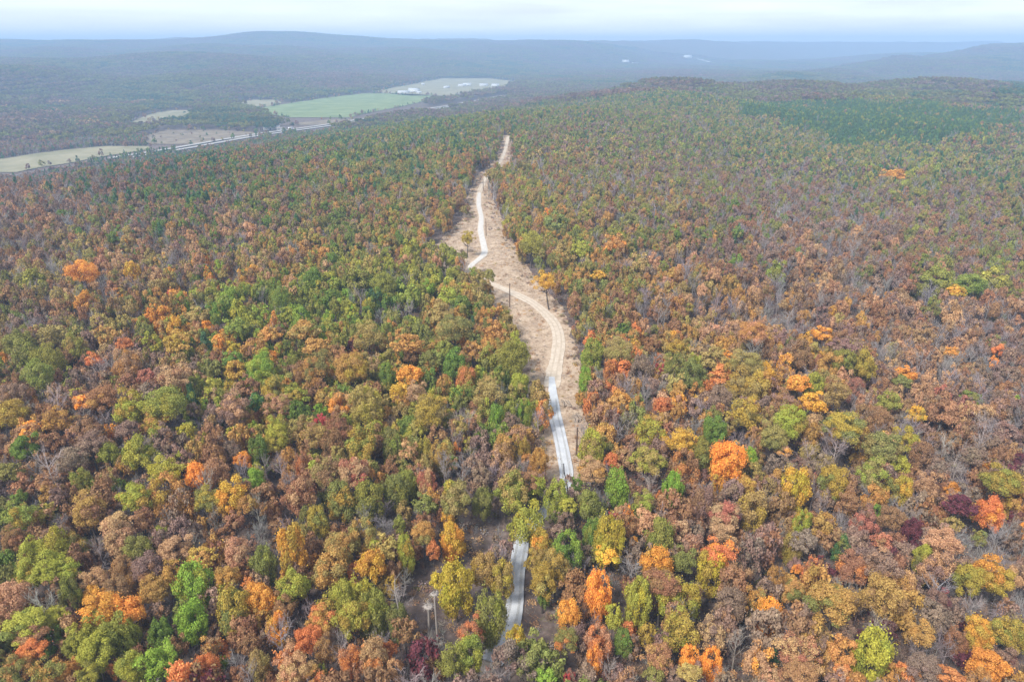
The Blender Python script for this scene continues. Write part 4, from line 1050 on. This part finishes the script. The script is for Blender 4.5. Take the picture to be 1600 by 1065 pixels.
blocked |= hides_view(X, Y, Z, (3, 6, 9, 10.5))
blocked |= (hw_d < 26) | ((hw_d < 60) & (rimd > 60) & (rng.uniform(0, 1, X.shape) < 0.6))
OPEN_PX = [[(640, 905), (668, 880), (735, 872), (752, 930), (760, 1000), (735, 1065), (640, 1065), (632, 960)], [(815, 915), (870, 930), (880, 1000), (905, 1065), (800, 1065), (790, 1030), (815, 985)], [(715, 812), (790, 815), (800, 850), (760, 885), (715, 870)]]
opening = np.zeros(X.shape, bool)
for q in OPEN_PX: opening |= in_poly(px_poly(q), X, Y)
dmin = np.full(X.shape, 1e9); amax = np.zeros(X.shape)
for (ox, oy, oa) in occ:
    d_ = np.hypot(X - ox, Y - oy) - oa * 0.95
    dmin = np.minimum(dmin, d_)
pine = in_poly(PINES, X + waves(X, Y, 90, 41) * 12, Y + waves(X, Y, 70, 42) * 16) | in_poly(PINES2, X, Y) | in_poly(PINES3, X, Y) | in_poly(PINES4, X, Y)
filler = PY > 505
SPECIES = (0.5 + 0.34 * waves(X, Y, 46, 61) + 0.2 * waves(X, Y, 110, 62)) % 1.0
TALL = waves(X, Y, 60, 63)
r = random.Random(5)
brush = newD()
for i in range(len(X)):
    if blocked[i]: continue
    px, py, dp = PX[i], PY[i], DP[i]
    rz = r.uniform(0, 6.28)
    if pine[i]:
        a = r.uniform(1.9, 3.1); b = a * r.uniform(1.4, 2.0); H = r.uniform(11, 14)
        if r.random() < 0.93:
            leafy_instance(wood, X[i], Y[i], Z[i], a, b, H - b, r.choice('ddddddG'), dp, r)
            continue
    c = pick_colour(px, py, r, SPECIES[i])
    if filler[i]:
        if dmin[i] < -0.6 or opening[i]: continue
        if dmin[i] < 1.3: # understory
            a = r.uniform(1.5, 2.4); b = a * r.uniform(1.0, 1.6); H = r.uniform(5.0, 8.5)
        else:
            a = r.uniform(1.8, 3.2); b = a * r.uniform(1.1, 1.9); H = r.uniform(8, 12.5) + TALL[i]
    else:
        if dmin[i] < 0.3: continue
        if r.random() < 0.05: continue
        if r.random() < (0.14 if px > 1050 else 0.08): c = 'b'
        a = r.uniform(1.6, 3.2) if r.random() < 0.87 else r.uniform(3.2, 4.2); b = a * r.uniform(1.1, 2.1); H = r.uniform(8, 14) + a * 0.5 + TALL[i] * 1.2
    if rimd[i] > 60: H *= 0.75
    if c[0] in 'bw':
        H *= 1.0
        s_ = a * 1.15 / 0.37
        put(wood, (X[i], Y[i], Z[i]), r.choice(BARE_MID if dp < 420 else BARE_LOW), rz, (s_, s_, H), jitter(ALB[c[0]], r, 0.15), (0, 0, 0))
    else:
        if b * 2 > H - 1: b = (H - 1) / 2
        leafy_instance(wood, X[i], Y[i], Z[i], a, b, H - b, c, dp, r)
hr = random.Random(77)
for po in FIELDS:  # hedgerow trees and lone bushes along the field edges
    for (x1, y1), (x2, y2) in zip(po, po[1:] + po[:1]):
        L_ = math.hypot(x2 - x1, y2 - y1)
        if L_ > 120 or L_ < 0.01: continue
        n_ = L_ / 17 + hr.random()
        for k in range(int(n_)):
            t_ = hr.random(); x_, y_ = x1 + (x2 - x1) * t_ + hr.gauss(0, 5), y1 + (y2 - y1) * t_ + hr.gauss(0, 5)
            if hr.random() < 0.25: continue
            a = hr.uniform(1.6, 4.2); b = a * hr.uniform(0.8, 1.3); H = b * 2 + hr.uniform(0.4, 1.5)
            c = hr.choice('ddoGpkrp')
            leafy_instance(wood, x_, y_, float(T(x_, y_)), a, b, H - b, c, 2000, hr)
    bx = np.array(po); 
    for k in range(26):
        x_, y_ = hr.uniform(bx[:, 0].min(), bx[:, 0].max()), hr.uniform(bx[:, 1].min(), bx[:, 1].max())
        if po is FIELDS[4] and bool(in_poly(po, x_, y_)):
            a = hr.uniform(1.3, 2.6); leafy_instance(wood, x_, y_, float(T(x_, y_)), a, a, a + 0.5, hr.choice('dop'), 2000, hr)
scatter('woodland', wood['pts'], wood['idx'], wood['rot'], wood['size'], wood['ta'], wood['tb'])

# ---- brush under and between the near trees, litter on the cleared ground
gx, gy = np.meshgrid(np.arange(-330, 330, 2.0), np.arange(55, 420, 2.0))
X = (gx + rng.uniform(-1, 1, gx.shape)).ravel(); Y = (gy + rng.uniform(-1, 1, gx.shape)).ravel()
gx, gy = np.meshgrid(np.arange(-80, 40, 2.0), np.arange(420, 860, 2.0))
X = np.concatenate([X, gx.ravel() + rng.uniform(-1, 1, gx.size)]); Y = np.concatenate([Y, gy.ravel() + rng.uniform(-1, 1, gx.size)])
far_ok = (Y < 420) | in_poly(CLEAR_POLY, X, Y)
Z = T(X, Y); PX, PY, DP = project(X, Y, Z)
keep = far_ok & (PX > -30) & (PX < 1630) & ((PY > 430) | in_poly(CLEAR_POLY, X, Y)) & (PY < 1110) & (DP > 50)
X, Y, Z, PX, PY, DP = (v[keep] for v in (X, Y, Z, PX, PY, DP))
cl = in_poly(CLEAR_POLY, X, Y)
edge = np.zeros(X.shape, bool)
for dx in (-6, 6): edge |= cl & ~in_poly(CLEAR_POLY, X + dx + waves(X, Y, 21, 81) * 3.5, Y)
co = near_line(COR, X, Y, 0.3)
op = np.zeros(X.shape, bool)
for q in OPEN_PX: op |= in_poly(px_poly(q), X, Y)
BR = [ALB['b'], ALB['p'], tuple(v * 0.8 for v in ALB['p']), ALB['t'], (0.26, 0.21, 0.19)]
TU = ['r', 'p', 'm', 'n', 'o', 't', 'r', 'p', 'k', 'e']
litter = newD()
for i in range(len(X)):
    if co[i]: continue
    u = r.random()
    if cl[i]:
        if edge[i] and r.random() < 0.5:
            s_ = r.uniform(0.5, 1.8)
            if r.random() < 0.5: put(litter, (X[i], Y[i], Z[i] + 0.05), r.choice(SHRUB), r.uniform(0, 6.28), (s_, s_, s_), jitter(r.choice(BR), r, 0.25), (0, 0, 0))
            else: put(litter, (X[i], Y[i], Z[i] + 0.05), r.choice(TUFT), r.uniform(0, 6.28), (s_, s_, s_ * 0.9), jitter(ALB[r.choice('rpnoekt')], r, 0.25), jitter(ALB['p'], r, 0.2))
            continue
        if u < 0.52: put(litter, (X[i], Y[i], Z[i] + 0.1), r.choice(STICK), r.uniform(0, 6.28), (r.uniform(0.6, 1.9),) * 3, jitter(r.choice([ALB['w'], (0.56, 0.42, 0.28), (0.22, 0.14, 0.09), (0.52, 0.40, 0.28)]), r, 0.3), (0, 0, 0))
        elif u < 0.66: s_ = r.uniform(0.3, 1.0); put(litter, (X[i], Y[i], Z[i] + 0.08), r.choice(TUFT), r.uniform(0, 6.28), (s_ * 1.4, s_ * 1.4, s_ * 0.8), jitter(ALB[r.choice('rtknp')], r, 0.2), jitter(ALB['t'], r, 0.2))
        continue
    if op[i] and u < 0.9:
        s_ = r.uniform(0.5, 1.5)
        if u < 0.4: put(brush, (X[i], Y[i], Z[i]), r.choice(SHRUB), r.uniform(0, 6.28), (s_, s_, s_), jitter(r.choice([ALB['w'], ALB['b'], ALB['t'], (0.42, 0.31, 0.22)]), r, 0.25), (0, 0, 0))
        else: put(brush, (X[i], Y[i], Z[i]), r.choice(TUFT if u < 0.62 else STICK), r.uniform(0, 6.28), (s_ * 1.3, s_ * 1.3, s_ * 0.8), jitter(r.choice([ALB['t'], ALB['p'], (0.45, 0.33, 0.24), ALB['o'], ALB['b']]), r, 0.25), jitter(ALB['t'], r, 0.2))
        continue
    if u < 0.50:
        s_ = r.uniform(0.7, 2.1)
        put(brush, (X[i], Y[i], Z[i]), r.choice(SHRUB), r.uniform(0, 6.28), (s_, s_, s_ * r.uniform(0.8, 1.5)), jitter(r.choice(BR), r, 0.25), (0, 0, 0))
    elif u < 0.68:
        s_ = r.uniform(0.6, 1.8); cc = r.choice(TU)
        put(brush, (X[i], Y[i], Z[i]), r.choice(TUFT), r.uniform(0, 6.28), (s_, s_, s_ * r.uniform(0.7, 1.3)), jitter(tuple(v * 0.9 for v in ALB[cc]), r, 0.25), jitter(ALB['p'], r, 0.2))
scatter('undergrowth', brush['pts'], brush['idx'], brush['rot'], brush['size'], brush['ta'], brush['tb'])
scatter('brush_litter', litter['pts'], litter['idx'], litter['rot'], litter['size'], litter['ta'], litter['tb'])

# ---- far forest, by pieces of canopy
far = newD()
PS = 38.0
gx, gy = np.meshgrid(np.arange(-5200, 5200, PS), np.arange(1150, 6600, PS))
X = (gx + rng.uniform(-8, 8, gx.shape)).ravel(); Y = (gy + rng.uniform(-8, 8, gx.shape)).ravel()
Z = T(X, Y); PX, PY, DP = project(X, Y, Z)
keep = (PX > -60) & (PX < 1660) & (np.hypot(X, Y) > NEAR_D - 20)
X, Y, Z, PX, PY, DP = (v[keep] for v in (X, Y, Z, PX, PY, DP))
bl = np.zeros(X.shape, bool)
for po in FIELDS:
    bl |= in_poly(po, X, Y)
    for dx, dy in ((17, 0), (-17, 0), (0, 17), (0, -17)): bl |= in_poly(po, X + dx, Y + dy)
hw_d = np.full(X.shape, 1e9)
for L_ in (HW, smooth_line(FR, 60), smooth_line(FR2, 60)):
    for a_, b_ in zip(L_[:-1], L_[1:]):
        d_ = b_[:2] - a_[:2]
        t_ = np.clip(((X - a_[0]) * d_[0] + (Y - a_[1]) * d_[1]) / (d_ @ d_), 0, 1)
        hw_d = np.minimum(hw_d, np.hypot(X - a_[0] - t_ * d_[0], Y - a_[1] - t_ * d_[1]))
bl |= hw_d < 44
bl |= hides_view(X, Y, Z, (3, 8, 12))
n1 = waves(X, Y, 520, 31); n2 = waves(X, Y, 1300, 32); n3 = waves(X, Y, 260, 33)
pn = in_poly(PINES4, X, Y)
for i in range(len(X)):
    if bl[i]: continue
    v = n1[i] * 0.6 + n2[i] * 0.6 + n3[i] * 0.4 + r.gauss(0, 0.35)
    if pn[i] or v > 1.05: ca, cb = 'd', 'o'
    elif v > 0.35: ca, cb = 'o', 'e'
    elif v > -0.3: ca, cb = 'o', 'p'
    elif v > -1.1: ca, cb = 'p', 'o'
    else: ca, cb = 'p', 'r'
    if PY[i] > 165 and PX[i] < 260 and r.random() < 0.12: ca, cb = 't', 'p'
    s_ = r.uniform(0.9, 1.15)
    put(far, (X[i], Y[i], Z[i] - 1.0), r.choice(PATCH_PINE if (ca == 'd' and r.random() < 0.5) else PATCH), r.choice((0, 1.5708, 3.1416, 4.7124)) + r.uniform(-0.2, 0.2), (1, 1, s_), jitter(tuple(q * 0.72 for q in ALB[ca]), r, 0.2), jitter(tuple(q * 0.6 for q in ALB[cb]), r, 0.2))
scatter('far_forest', far['pts'], far['idx'], far['rot'], far['size'], far['ta'], far['tb'])

# ---------------------------------------------------------------- poles, dead trunks, log pile
m = Mat('pole_wood')
M_POLE = m.rough(m.mix(m.noise(2.0, 4), (0.10, 0.062, 0.042), (0.19, 0.125, 0.09)), 0.9)
m = Mat('dead_wood')
M_DEAD = m.rough(m.mix(m.noise(2.5, 5), (0.25, 0.21, 0.18), (0.42, 0.37, 0.32)), 0.9)
m = Mat('black_snag')
M_BLACK = m.rough(m.mix(m.noise(3.0, 4), (0.03, 0.026, 0.024), (0.07, 0.055, 0.05)), 0.9)
m = Mat('cut_log')
M_LOG = m.rough(m.mix(m.noise(2.5, 5), (0.24, 0.18, 0.14), (0.46, 0.38, 0.30)), 0.9)

def pole(px, base, top, label):
    p = unproject(px, base)
    depth = project(*p)[2]
    el = math.atan2(CAMZ - p[2], math.hypot(p[0], p[1]))
    H = (base - top) * depth / F / math.cos(el) * 0.98
    root = tag(empty('utility_pole', p), label, 'pole', 'wooden poles along the clearing')
    a = Parts(); a.tube([(0, 0, -0.3), (0, 0, H * 0.5), (0, 0, H)], [0.27, 0.23, 0.18], 10)
    link('shaft', a.mesh('shaft', M_POLE, True), root)
    b = Parts(); b.tube([(0, 0, H - 0.02), (0, 0, H + 0.14), (0, 0, H + 0.2)], [0.19, 0.15, 0.02], 10)
    link('pole_cap', b.mesh('pole_cap', M_BLACK, True), root)
    c = Parts(); c.tube([(-0.26, 0, H - 0.9), (0.26, 0, H - 0.9)], [0.035, 0.035], 6); c.tube([(0.28, 0, H - 0.95), (0.28, 0, H - 0.72)], [0.05, 0.03], 6)
    link('insulator_pin', c.mesh('insulator_pin', M_BLACK), root)
pole(796.5, 480, 443, 'brown wooden pole beside the bend where the track widens')
pole(759.5, 369, 342, 'wooden pole right of the pale straight stretch of track')
pole(900.5, 712, 669, 'dark slender pole right of the gravel road below the log pile')
pole(755, 297, 279, 'thin pole at the narrow upper end of the clearing')

def snag(px, base, pts, rad, mat, name, label, parts_, group=None):
    """dead trunk: pts are (pixel dx, pixel y) up the stem"""
    p = unproject(px, base)
    depth = project(*p)[2]
    el = math.atan2(CAMZ - p[2], math.hypot(p[0], p[1]))
    k = depth / F
    root = tag(empty(name, p), label, 'dead tree', group)
    a = Parts()
    path = [(dx * k, 0.0, (base - y) * k / math.cos(el)) for dx, y in pts]
    path[0] = (path[0][0], path[0][1], -0.3)
    a.tube(path, list(np.linspace(rad, rad * 0.5, len(path))), 8)
    link('trunk', a.mesh('trunk', mat, True), root)
    rs = np.random.default_rng(int(px))
    for kind, n, L, w in parts_:
        q = Parts()
        top = np.array(path[-1])
        for i in range(n):
            an = rs.uniform(0, 6.28)
            if kind == 'broken_top':
                if i == 0:
                    ring = [(top + (math.cos(t) * L * 0.62 * rs.uniform(0.8, 1.15), math.sin(t) * L * 0.62 * rs.uniform(0.8, 1.15), rs.uniform(-0.1, 0.12))) for t in np.linspace(0, 2 * math.pi, 15)[:-1]]
                    low = [top + (v - top) * 0.35 + (0, 0, -0.45) for v in ring]
                    mid_ = [top + (v - top) * 0.5 + (0, 0, 0.1) for v in ring]
                    n_ = len(ring); q.add(low + ring + mid_ + [top + (0, 0, 0.12)], [(a_, (a_ + 1) % n_, n_ + (a_ + 1) % n_, n_ + a_) for a_ in range(n_)] + [(n_ + a_, n_ + (a_ + 1) % n_, 2 * n_ + (a_ + 1) % n_, 2 * n_ + a_) for a_ in range(n_)] + [(2 * n_ + a_, 2 * n_ + (a_ + 1) % n_, 3 * n_, 3 * n_) for a_ in range(0)])
                d = np.array([math.cos(an), math.sin(an), rs.uniform(-0.12, 0.08)]) * L * rs.uniform(0.5, 1)
                q.tube([top + (0, 0, rs.uniform(-0.25, 0.1)), top + d * 0.6, top + d + (0, 0, -0.05 * L)], [w * rs.uniform(0.5, 1), w * 0.6, w * 0.25], 4)
            elif kind == 'limb':
                z = rs.uniform(0.35, 0.97); f = z * (len(path) - 1); j = min(int(f), len(path) - 2)
                s0 = np.array(path[j]) + (np.array(path[j + 1]) - np.array(path[j])) * (f - j)
                d = np.array([math.cos(an), math.sin(an), rs.uniform(0.1, 1.0)]) * L * rs.uniform(0.4, 1)
                q.tube([s0, s0 + d * 0.55 + rs.normal(0, 0.1, 3), s0 + d], [w, w * 0.6, w * 0.2], 4)
            else:
                d = np.array([math.cos(an) , math.sin(an), rs.uniform(0.02, 0.5)]) * L * rs.uniform(0.4, 1)
                q.tube([(rs.normal(0, 0.5), rs.normal(0, 0.5), 0.1), d * 0.6 + (0, 0, 0.2), d], [w, w * 0.6, w * 0.2], 4)
        me = q.mesh(kind, mat)
        o = link(kind, me, root)
snag(672.5, 1010, [(0, 1010), (-0.3, 980), (0.6, 953)], 0.30, M_DEAD, 'dead_tree', 'pale dead trunk with a flat splintered top, the shorter of the pair in the brush', [('broken_top', 60, 1.45, 0.09)])
snag(685.5, 1020, [(0, 1020), (-1.2, 980), (-2.2, 938)], 0.24, M_DEAD, 'dead_tree', 'taller thin pale dead trunk standing right behind the flat-topped one', [('broken_top', 30, 1.15, 0.08)])
snag(633, 1016, [(0, 1016), (-3, 975), (-8, 935), (-7, 918)], 0.17, M_DEAD, 'dead_tree', 'white dead stem with bare limbs left of the brush opening', [('limb', 16, 2.6, 0.05)])
snag(888, 778, [(0, 778), (-3, 757), (-8, 738), (-9, 726)], 0.2, M_BLACK, 'dead_tree', 'crooked blackish dead stem leaning over the lower end of the gravel stretch', [('limb', 9, 1.7, 0.05)])
snag(969, 745, [(0, 745), (2, 728), (5, 708)], 0.3, M_BLACK, 'dead_tree', 'charred black trunk among khaki and orange trees right of the road', [('limb', 6, 1.2, 0.06)])
snag(1281, 870, [(0, 870), (3, 840), (6, 812)], 0.16, M_DEAD, 'dead_tree', 'tall thin whitish dead stem between lemon and rust trees', [('limb', 14, 2.2, 0.045)])
snag(1512, 792, [(0, 792), (-5, 776), (-13, 758)], 0.25, M_DEAD, 'dead_tree', 'bone white forked dead tree beside the vivid burnt orange tree', [('limb', 11, 5.0, 0.13)])
snag(1352, 985, [(0, 985), (8, 970), (22, 962)], 0.22, M_DEAD, 'dead_tree', 'leaning pale dead tree above the tall lemon yellow one', [('limb', 12, 3.6, 0.09)])
snag(1297, 735, [(0, 735), (5, 715), (9, 690)], 0.24, M_DEAD, 'dead_tree', 'cream dead tree with many upright limbs in a khaki stand', [('limb', 18, 4.0, 0.09)])
snag(161, 605, [(0, 605), (-3, 590), (-8, 572)], 0.22, M_DEAD, 'dead_tree', 'white forked dead tree below a small burnt orange crown', [('limb', 11, 3.6, 0.10)])

def heap(px, py, n, L, R_, mat, name, label, piece, splay, cat):
    p = unproject(px, py)
    root = tag(empty(name, p, 0.0), label, cat)
    rs = np.random.default_rng(int(px) + n)
    for i in range(n):
        row = int((i / n) ** 1.2 * 3)
        x = rs.uniform(-R_, R_) * (1 - row * 0.25); z = 0.22 + row * 0.34 + rs.uniform(-0.05, 0.05)
        a = 1.9 + rs.normal(0, splay); l = L * rs.uniform(0.7, 1.1)
        d = np.array([math.cos(a), math.sin(a), rs.normal(0, 0.04)]) * l / 2
        c0 = np.array([x, rs.uniform(-0.7, 0.7), z])
        w = rs.uniform(0.13, 0.22)
        q = Parts(); q.tube([c0 - d, c0 - d * 0.98, c0, c0 + d * 0.98, c0 + d], [w * 0.2, w, w * 0.9, w * 0.8, w * 0.15], 8)
        link(piece, q.mesh(piece, mat, False), root)
heap(904, 655, 20, 4.2, 2.1, M_LOG, 'log_pile', 'pile of cut logs at the right edge of the clearing', 'log', 0.16, 'log pile')
heap(884, 633, 9, 4.0, 1.6, M_LOG, 'log_pile', 'few thin cut poles lying beside the gravel road', 'log', 0.2, 'log pile')
def brush_pile(px, py, n, R_, H, mat, label):
    p = unproject(px, py); rs = np.random.default_rng(int(px))
    q = Parts()
    for i in range(n):
        a = rs.uniform(0, 6.28); c0 = np.array([*rs.normal(0, R_ * 0.45, 2), rs.uniform(0.1, H)])
        d = np.array([math.cos(a), math.sin(a), rs.normal(0, 0.4)]) * rs.uniform(0.6, 1.9)
        w = rs.uniform(0.02, 0.07)
        q.tube([c0 - d, c0 + d], [w, w * 0.5], 4)
    o = link('brush_pile', q.mesh('brush_pile', mat)); o.location = p
    tag(o, label, 'brush pile', 'heaps of cut brush in the clearing')
brush_pile(735, 393, 120, 2.6, 1.7, M_LOG, 'grey brush heap left of the pale track, under the lone tree')
brush_pile(758, 424, 110, 2.6, 1.2, M_LOG, 'low brush heap inside the bend of the track')
brush_pile(722, 394, 60, 1.0, 1.5, M_POLE, 'small reddish brush heap on the bare ground left of the lone tree')
brush_pile(665, 1042, 240, 3.4, 2.6, M_DEAD, 'tangle of grey fallen branches below the pale dead trunks')
brush_pile(797, 240, 60, 5.0, 0.8, M_POLE, 'dark felled stems across the narrow top of the clearing')

# ---------------------------------------------------------------- buildings, mast and vehicles in the valley
m = Mat('white_siding'); M_WHITE = m.rough(m.mix(m.noise(1.2, 3), (0.58, 0.58, 0.56), (0.68, 0.68, 0.66)), 0.6)
m = Mat('metal_roof'); M_ROOF = m.rough(m.mix(m.noise(1.0, 3), (0.50, 0.51, 0.52), (0.62, 0.63, 0.64)), 0.5)
m = Mat('dark_roof'); M_DROOF = m.rough(m.mix(m.noise(1.0, 3), (0.22, 0.19, 0.18), (0.30, 0.27, 0.25)), 0.8)
m = Mat('dark_opening'); M_GLASS = m.rough((0.03, 0.035, 0.04), 0.2)
def building(px, py, L, Wd, H, rz, roofm, name, label, cat='building', lift=0.0):
    p = unproject(px, py)
    root = tag(empty(name, (p[0], p[1], float(T(p[0], p[1])) + 0.6 + lift), rz), label, cat)
    w = Parts(); w.box((0, 0, H / 2 - 0.6), (L, Wd, H + 1.2))
    rh = Wd * 0.22
    w.V += [np.array(v) for v in [(-L / 2, -Wd / 2, H), (-L / 2, Wd / 2, H), (-L / 2, 0, H + rh), (-L / 2, 0.01, H + rh), (L / 2, -Wd / 2, H), (L / 2, Wd / 2, H), (L / 2, 0, H + rh), (L / 2, 0.01, H + rh)]]
    n0 = len(w.V) - 8; w.Q += [(n0, n0 + 1, n0 + 3, n0 + 2), (n0 + 4, n0 + 6, n0 + 7, n0 + 5)]
    link('wall', w.mesh('wall', M_WHITE), root)
    e = 0.5
    r_ = Parts()
    for s_ in (-1, 1):
        y0, y1 = s_ * (Wd / 2 + e), 0
        z0, z1 = H - e * rh / (Wd / 2) + 0.05, H + rh + 0.05
        o = len(r_.V)
        r_.V += [np.array(v) for v in [(-L / 2 - e, y0, z0), (L / 2 + e, y0, z0), (L / 2 + e, y1, z1), (-L / 2 - e, y1, z1), (-L / 2 - e, y0, z0 + 0.15), (L / 2 + e, y0, z0 + 0.15), (L / 2 + e, y1, z1 + 0.15), (-L / 2 - e, y1, z1 + 0.15)]]
        r_.Q += [tuple(i + o for i in q) for q in [(0, 1, 2, 3), (7, 6, 5, 4), (0, 4, 5, 1), (1, 5, 6, 2), (3, 2, 6, 7), (0, 3, 7, 4)]]
    link('roof', r_.mesh('roof', roofm), root)
    d = Parts(); d.box((L * 0.12, -Wd / 2 - 0.04, 1.2), (min(3.2, L * 0.2), 0.12, 2.4)); link('door', d.mesh('door', M_GLASS), root)
    for k in range(3):
        q = Parts(); q.box((-L * 0.38 + k * L * 0.16, -Wd / 2 - 0.03, H * 0.55), (1.6, 0.1, 1.2)); link('window', q.mesh('window', M_GLASS), root)
building(631, 146.5, 40, 15, 6, 0.35, M_ROOF, 'farm_building', 'long white metal shed at the far corner of the green pasture')
building(647, 144.5, 36, 22, 9, -0.25, M_ROOF, 'farm_building', 'white barn right beside the long metal shed')
building(655, 146.5, 16, 10, 5, 0.2, M_ROOF, 'farm_building', 'small white outbuilding nearest the pasture, right of the barn')
building(661, 133.5, 13, 10, 5, 0.1, M_ROOF, 'equipment_hut', 'white hut below the tall radio mast')
building(698, 138, 22, 12, 5, 0.5, M_ROOF, 'farm_building', 'low white shed alone in the dry field')
building(722, 135.5, 30, 14, 6, 0.3, M_ROOF, 'farm_building', 'pale shed at the left end of the far hamlet')
building(730, 134.5, 34, 16, 7, 0.0, M_ROOF, 'farm_building', 'second white building from the left in the far hamlet')
building(756, 135, 34, 16, 6, 0.2, M_ROOF, 'farm_building', 'white building with a broad roof near the right end of the far hamlet')
building(774, 135.5, 30, 14, 7, -0.1, M_ROOF, 'farm_building', 'rightmost white building of the far hamlet')
building(364, 179, 24, 13, 6, 0.3, M_ROOF, 'farm_house', 'white house among the valley trees beyond the highway', 'house')
building(420, 203, 20, 8, 4.5, 0.5, M_ROOF, 'roadside_house', 'low white house beside the highway, left of its neighbours', 'house')
building(432, 202, 14, 8, 4.5, 0.3, M_ROOF, 'roadside_house', 'small white house between its two neighbours by the highway', 'house')
building(440, 204, 18, 9, 4.5, 0.4, M_DROOF, 'roadside_house', 'house under a dark roof by the highway', 'house')
building(1074, 92.5, 60, 40, 16, 0.3, M_ROOF, 'hill_building', 'pale block at the upper end of the far road', 'building', 6)
building(977, 99.5, 50, 26, 12, 0.1, M_ROOF, 'hill_building', 'pale speck of a building on the far hillside lane', 'building', 6)

p = unproject(661.5, 129)
dpt = project(*p)[2]
MH = 36 * dpt / F
mast = tag(empty('radio_mast', (p[0], p[1], float(T(p[0], p[1])))), 'tall thin lattice radio mast rising over the far fields', 'mast')
a = Parts()
for k in range(3):
    an = 2 * math.pi * k / 3
    x_, y_ = 1.1 * math.cos(an), 1.1 * math.sin(an)
    link('leg', (lambda q: (q.tube([(x_, y_, 0), (x_ * 0.7, y_ * 0.7, MH)], [0.28, 0.2], 5), q.mesh('leg', M_DROOF))[1])(Parts()), mast)
for j in range(int(MH / 3)):
    f = 1 - 0.3 * j * 3 / MH
    for k in range(3):
        a0, a1 = 2 * math.pi * k / 3, 2 * math.pi * (k + 1) / 3
        a.tube([(1.1 * f * math.cos(a0), 1.1 * f * math.sin(a0), j * 3), (1.1 * f * math.cos(a1), 1.1 * f * math.sin(a1), j * 3 + 3)], [0.1, 0.1], 3)
link('bracing', a.mesh('bracing', M_DROOF), mast)

def vehicle(k, off, col, label, L=14.0, H=3.9):
    i = int(len(HW) * k)
    q = HW[i]; d = dv[i]
    x, y = q[0] - d[1] * off, q[1] + d[0] * off
    root = tag(empty('highway_truck' if L > 8 else 'car', (x, y, float(T(x, y)) + 1.72), math.atan2(d[1], d[0])), label, 'truck' if L > 8 else 'car')
    mt = Mat('vehicle_paint'); mt.rough(col, 0.4)
    b = Parts(); b.box((0, 0, 0.6 + H / 2), (L * 0.76, 2.5, H - 0.6)); link('cargo_box' if L > 8 else 'body', b.mesh('body', mt.m), root)
    c = Parts(); c.box((L * 0.44, 0, 0.6 + H * 0.35), (L * 0.14, 2.4, H * 0.62)); link('cab', c.mesh('cab', mt.m), root)
    for sx in (-0.3, -0.2, 0.42):
        for sy in (-1, 1):
            w = Parts(); w.tube([(L * sx, sy * 1.0, 0.5), (L * sx, sy * 1.25, 0.5)], [0.5, 0.5], 10); link('wheel', w.mesh('wheel', M_BLACK), root)
vehicle(0.27, 8.0, (0.75, 0.75, 0.74), 'white truck on the near carriageway of the valley highway')
vehicle(0.50, -8.0, (0.72, 0.72, 0.72), 'pale lorry on the highway where it nears the wooded rim')

# ---------------------------------------------------------------- haze
hz = Mat('haze_air')
pv = hz.n('VolumePrincipled')
pv.inputs['Color'].default_value = (*HAZE_COLOR, 1)
pv.inputs['Density'].default_value = HAZE_DENSITY
pv.inputs['Anisotropy'].default_value = 0.0
hz.l(pv.outputs['Volume'], hz.out.inputs['Volume'])
zl, zt = float(GZ.min()) - 1.0, max(float(GZ.max()) + 4.0, CAMZ + 6.0)
print('ground top', GZ.max(), 'haze top', zt)
xm = float(np.abs(GX).max()) + 60
b = Parts(); b.box((0, (11500 - 60) / 2, (zl + zt) / 2), (2 * xm, 11500 + 60 + 200, zt - zl))
haze = link('haze', b.mesh('haze', hz.m))
haze['kind'] = 'stuff'
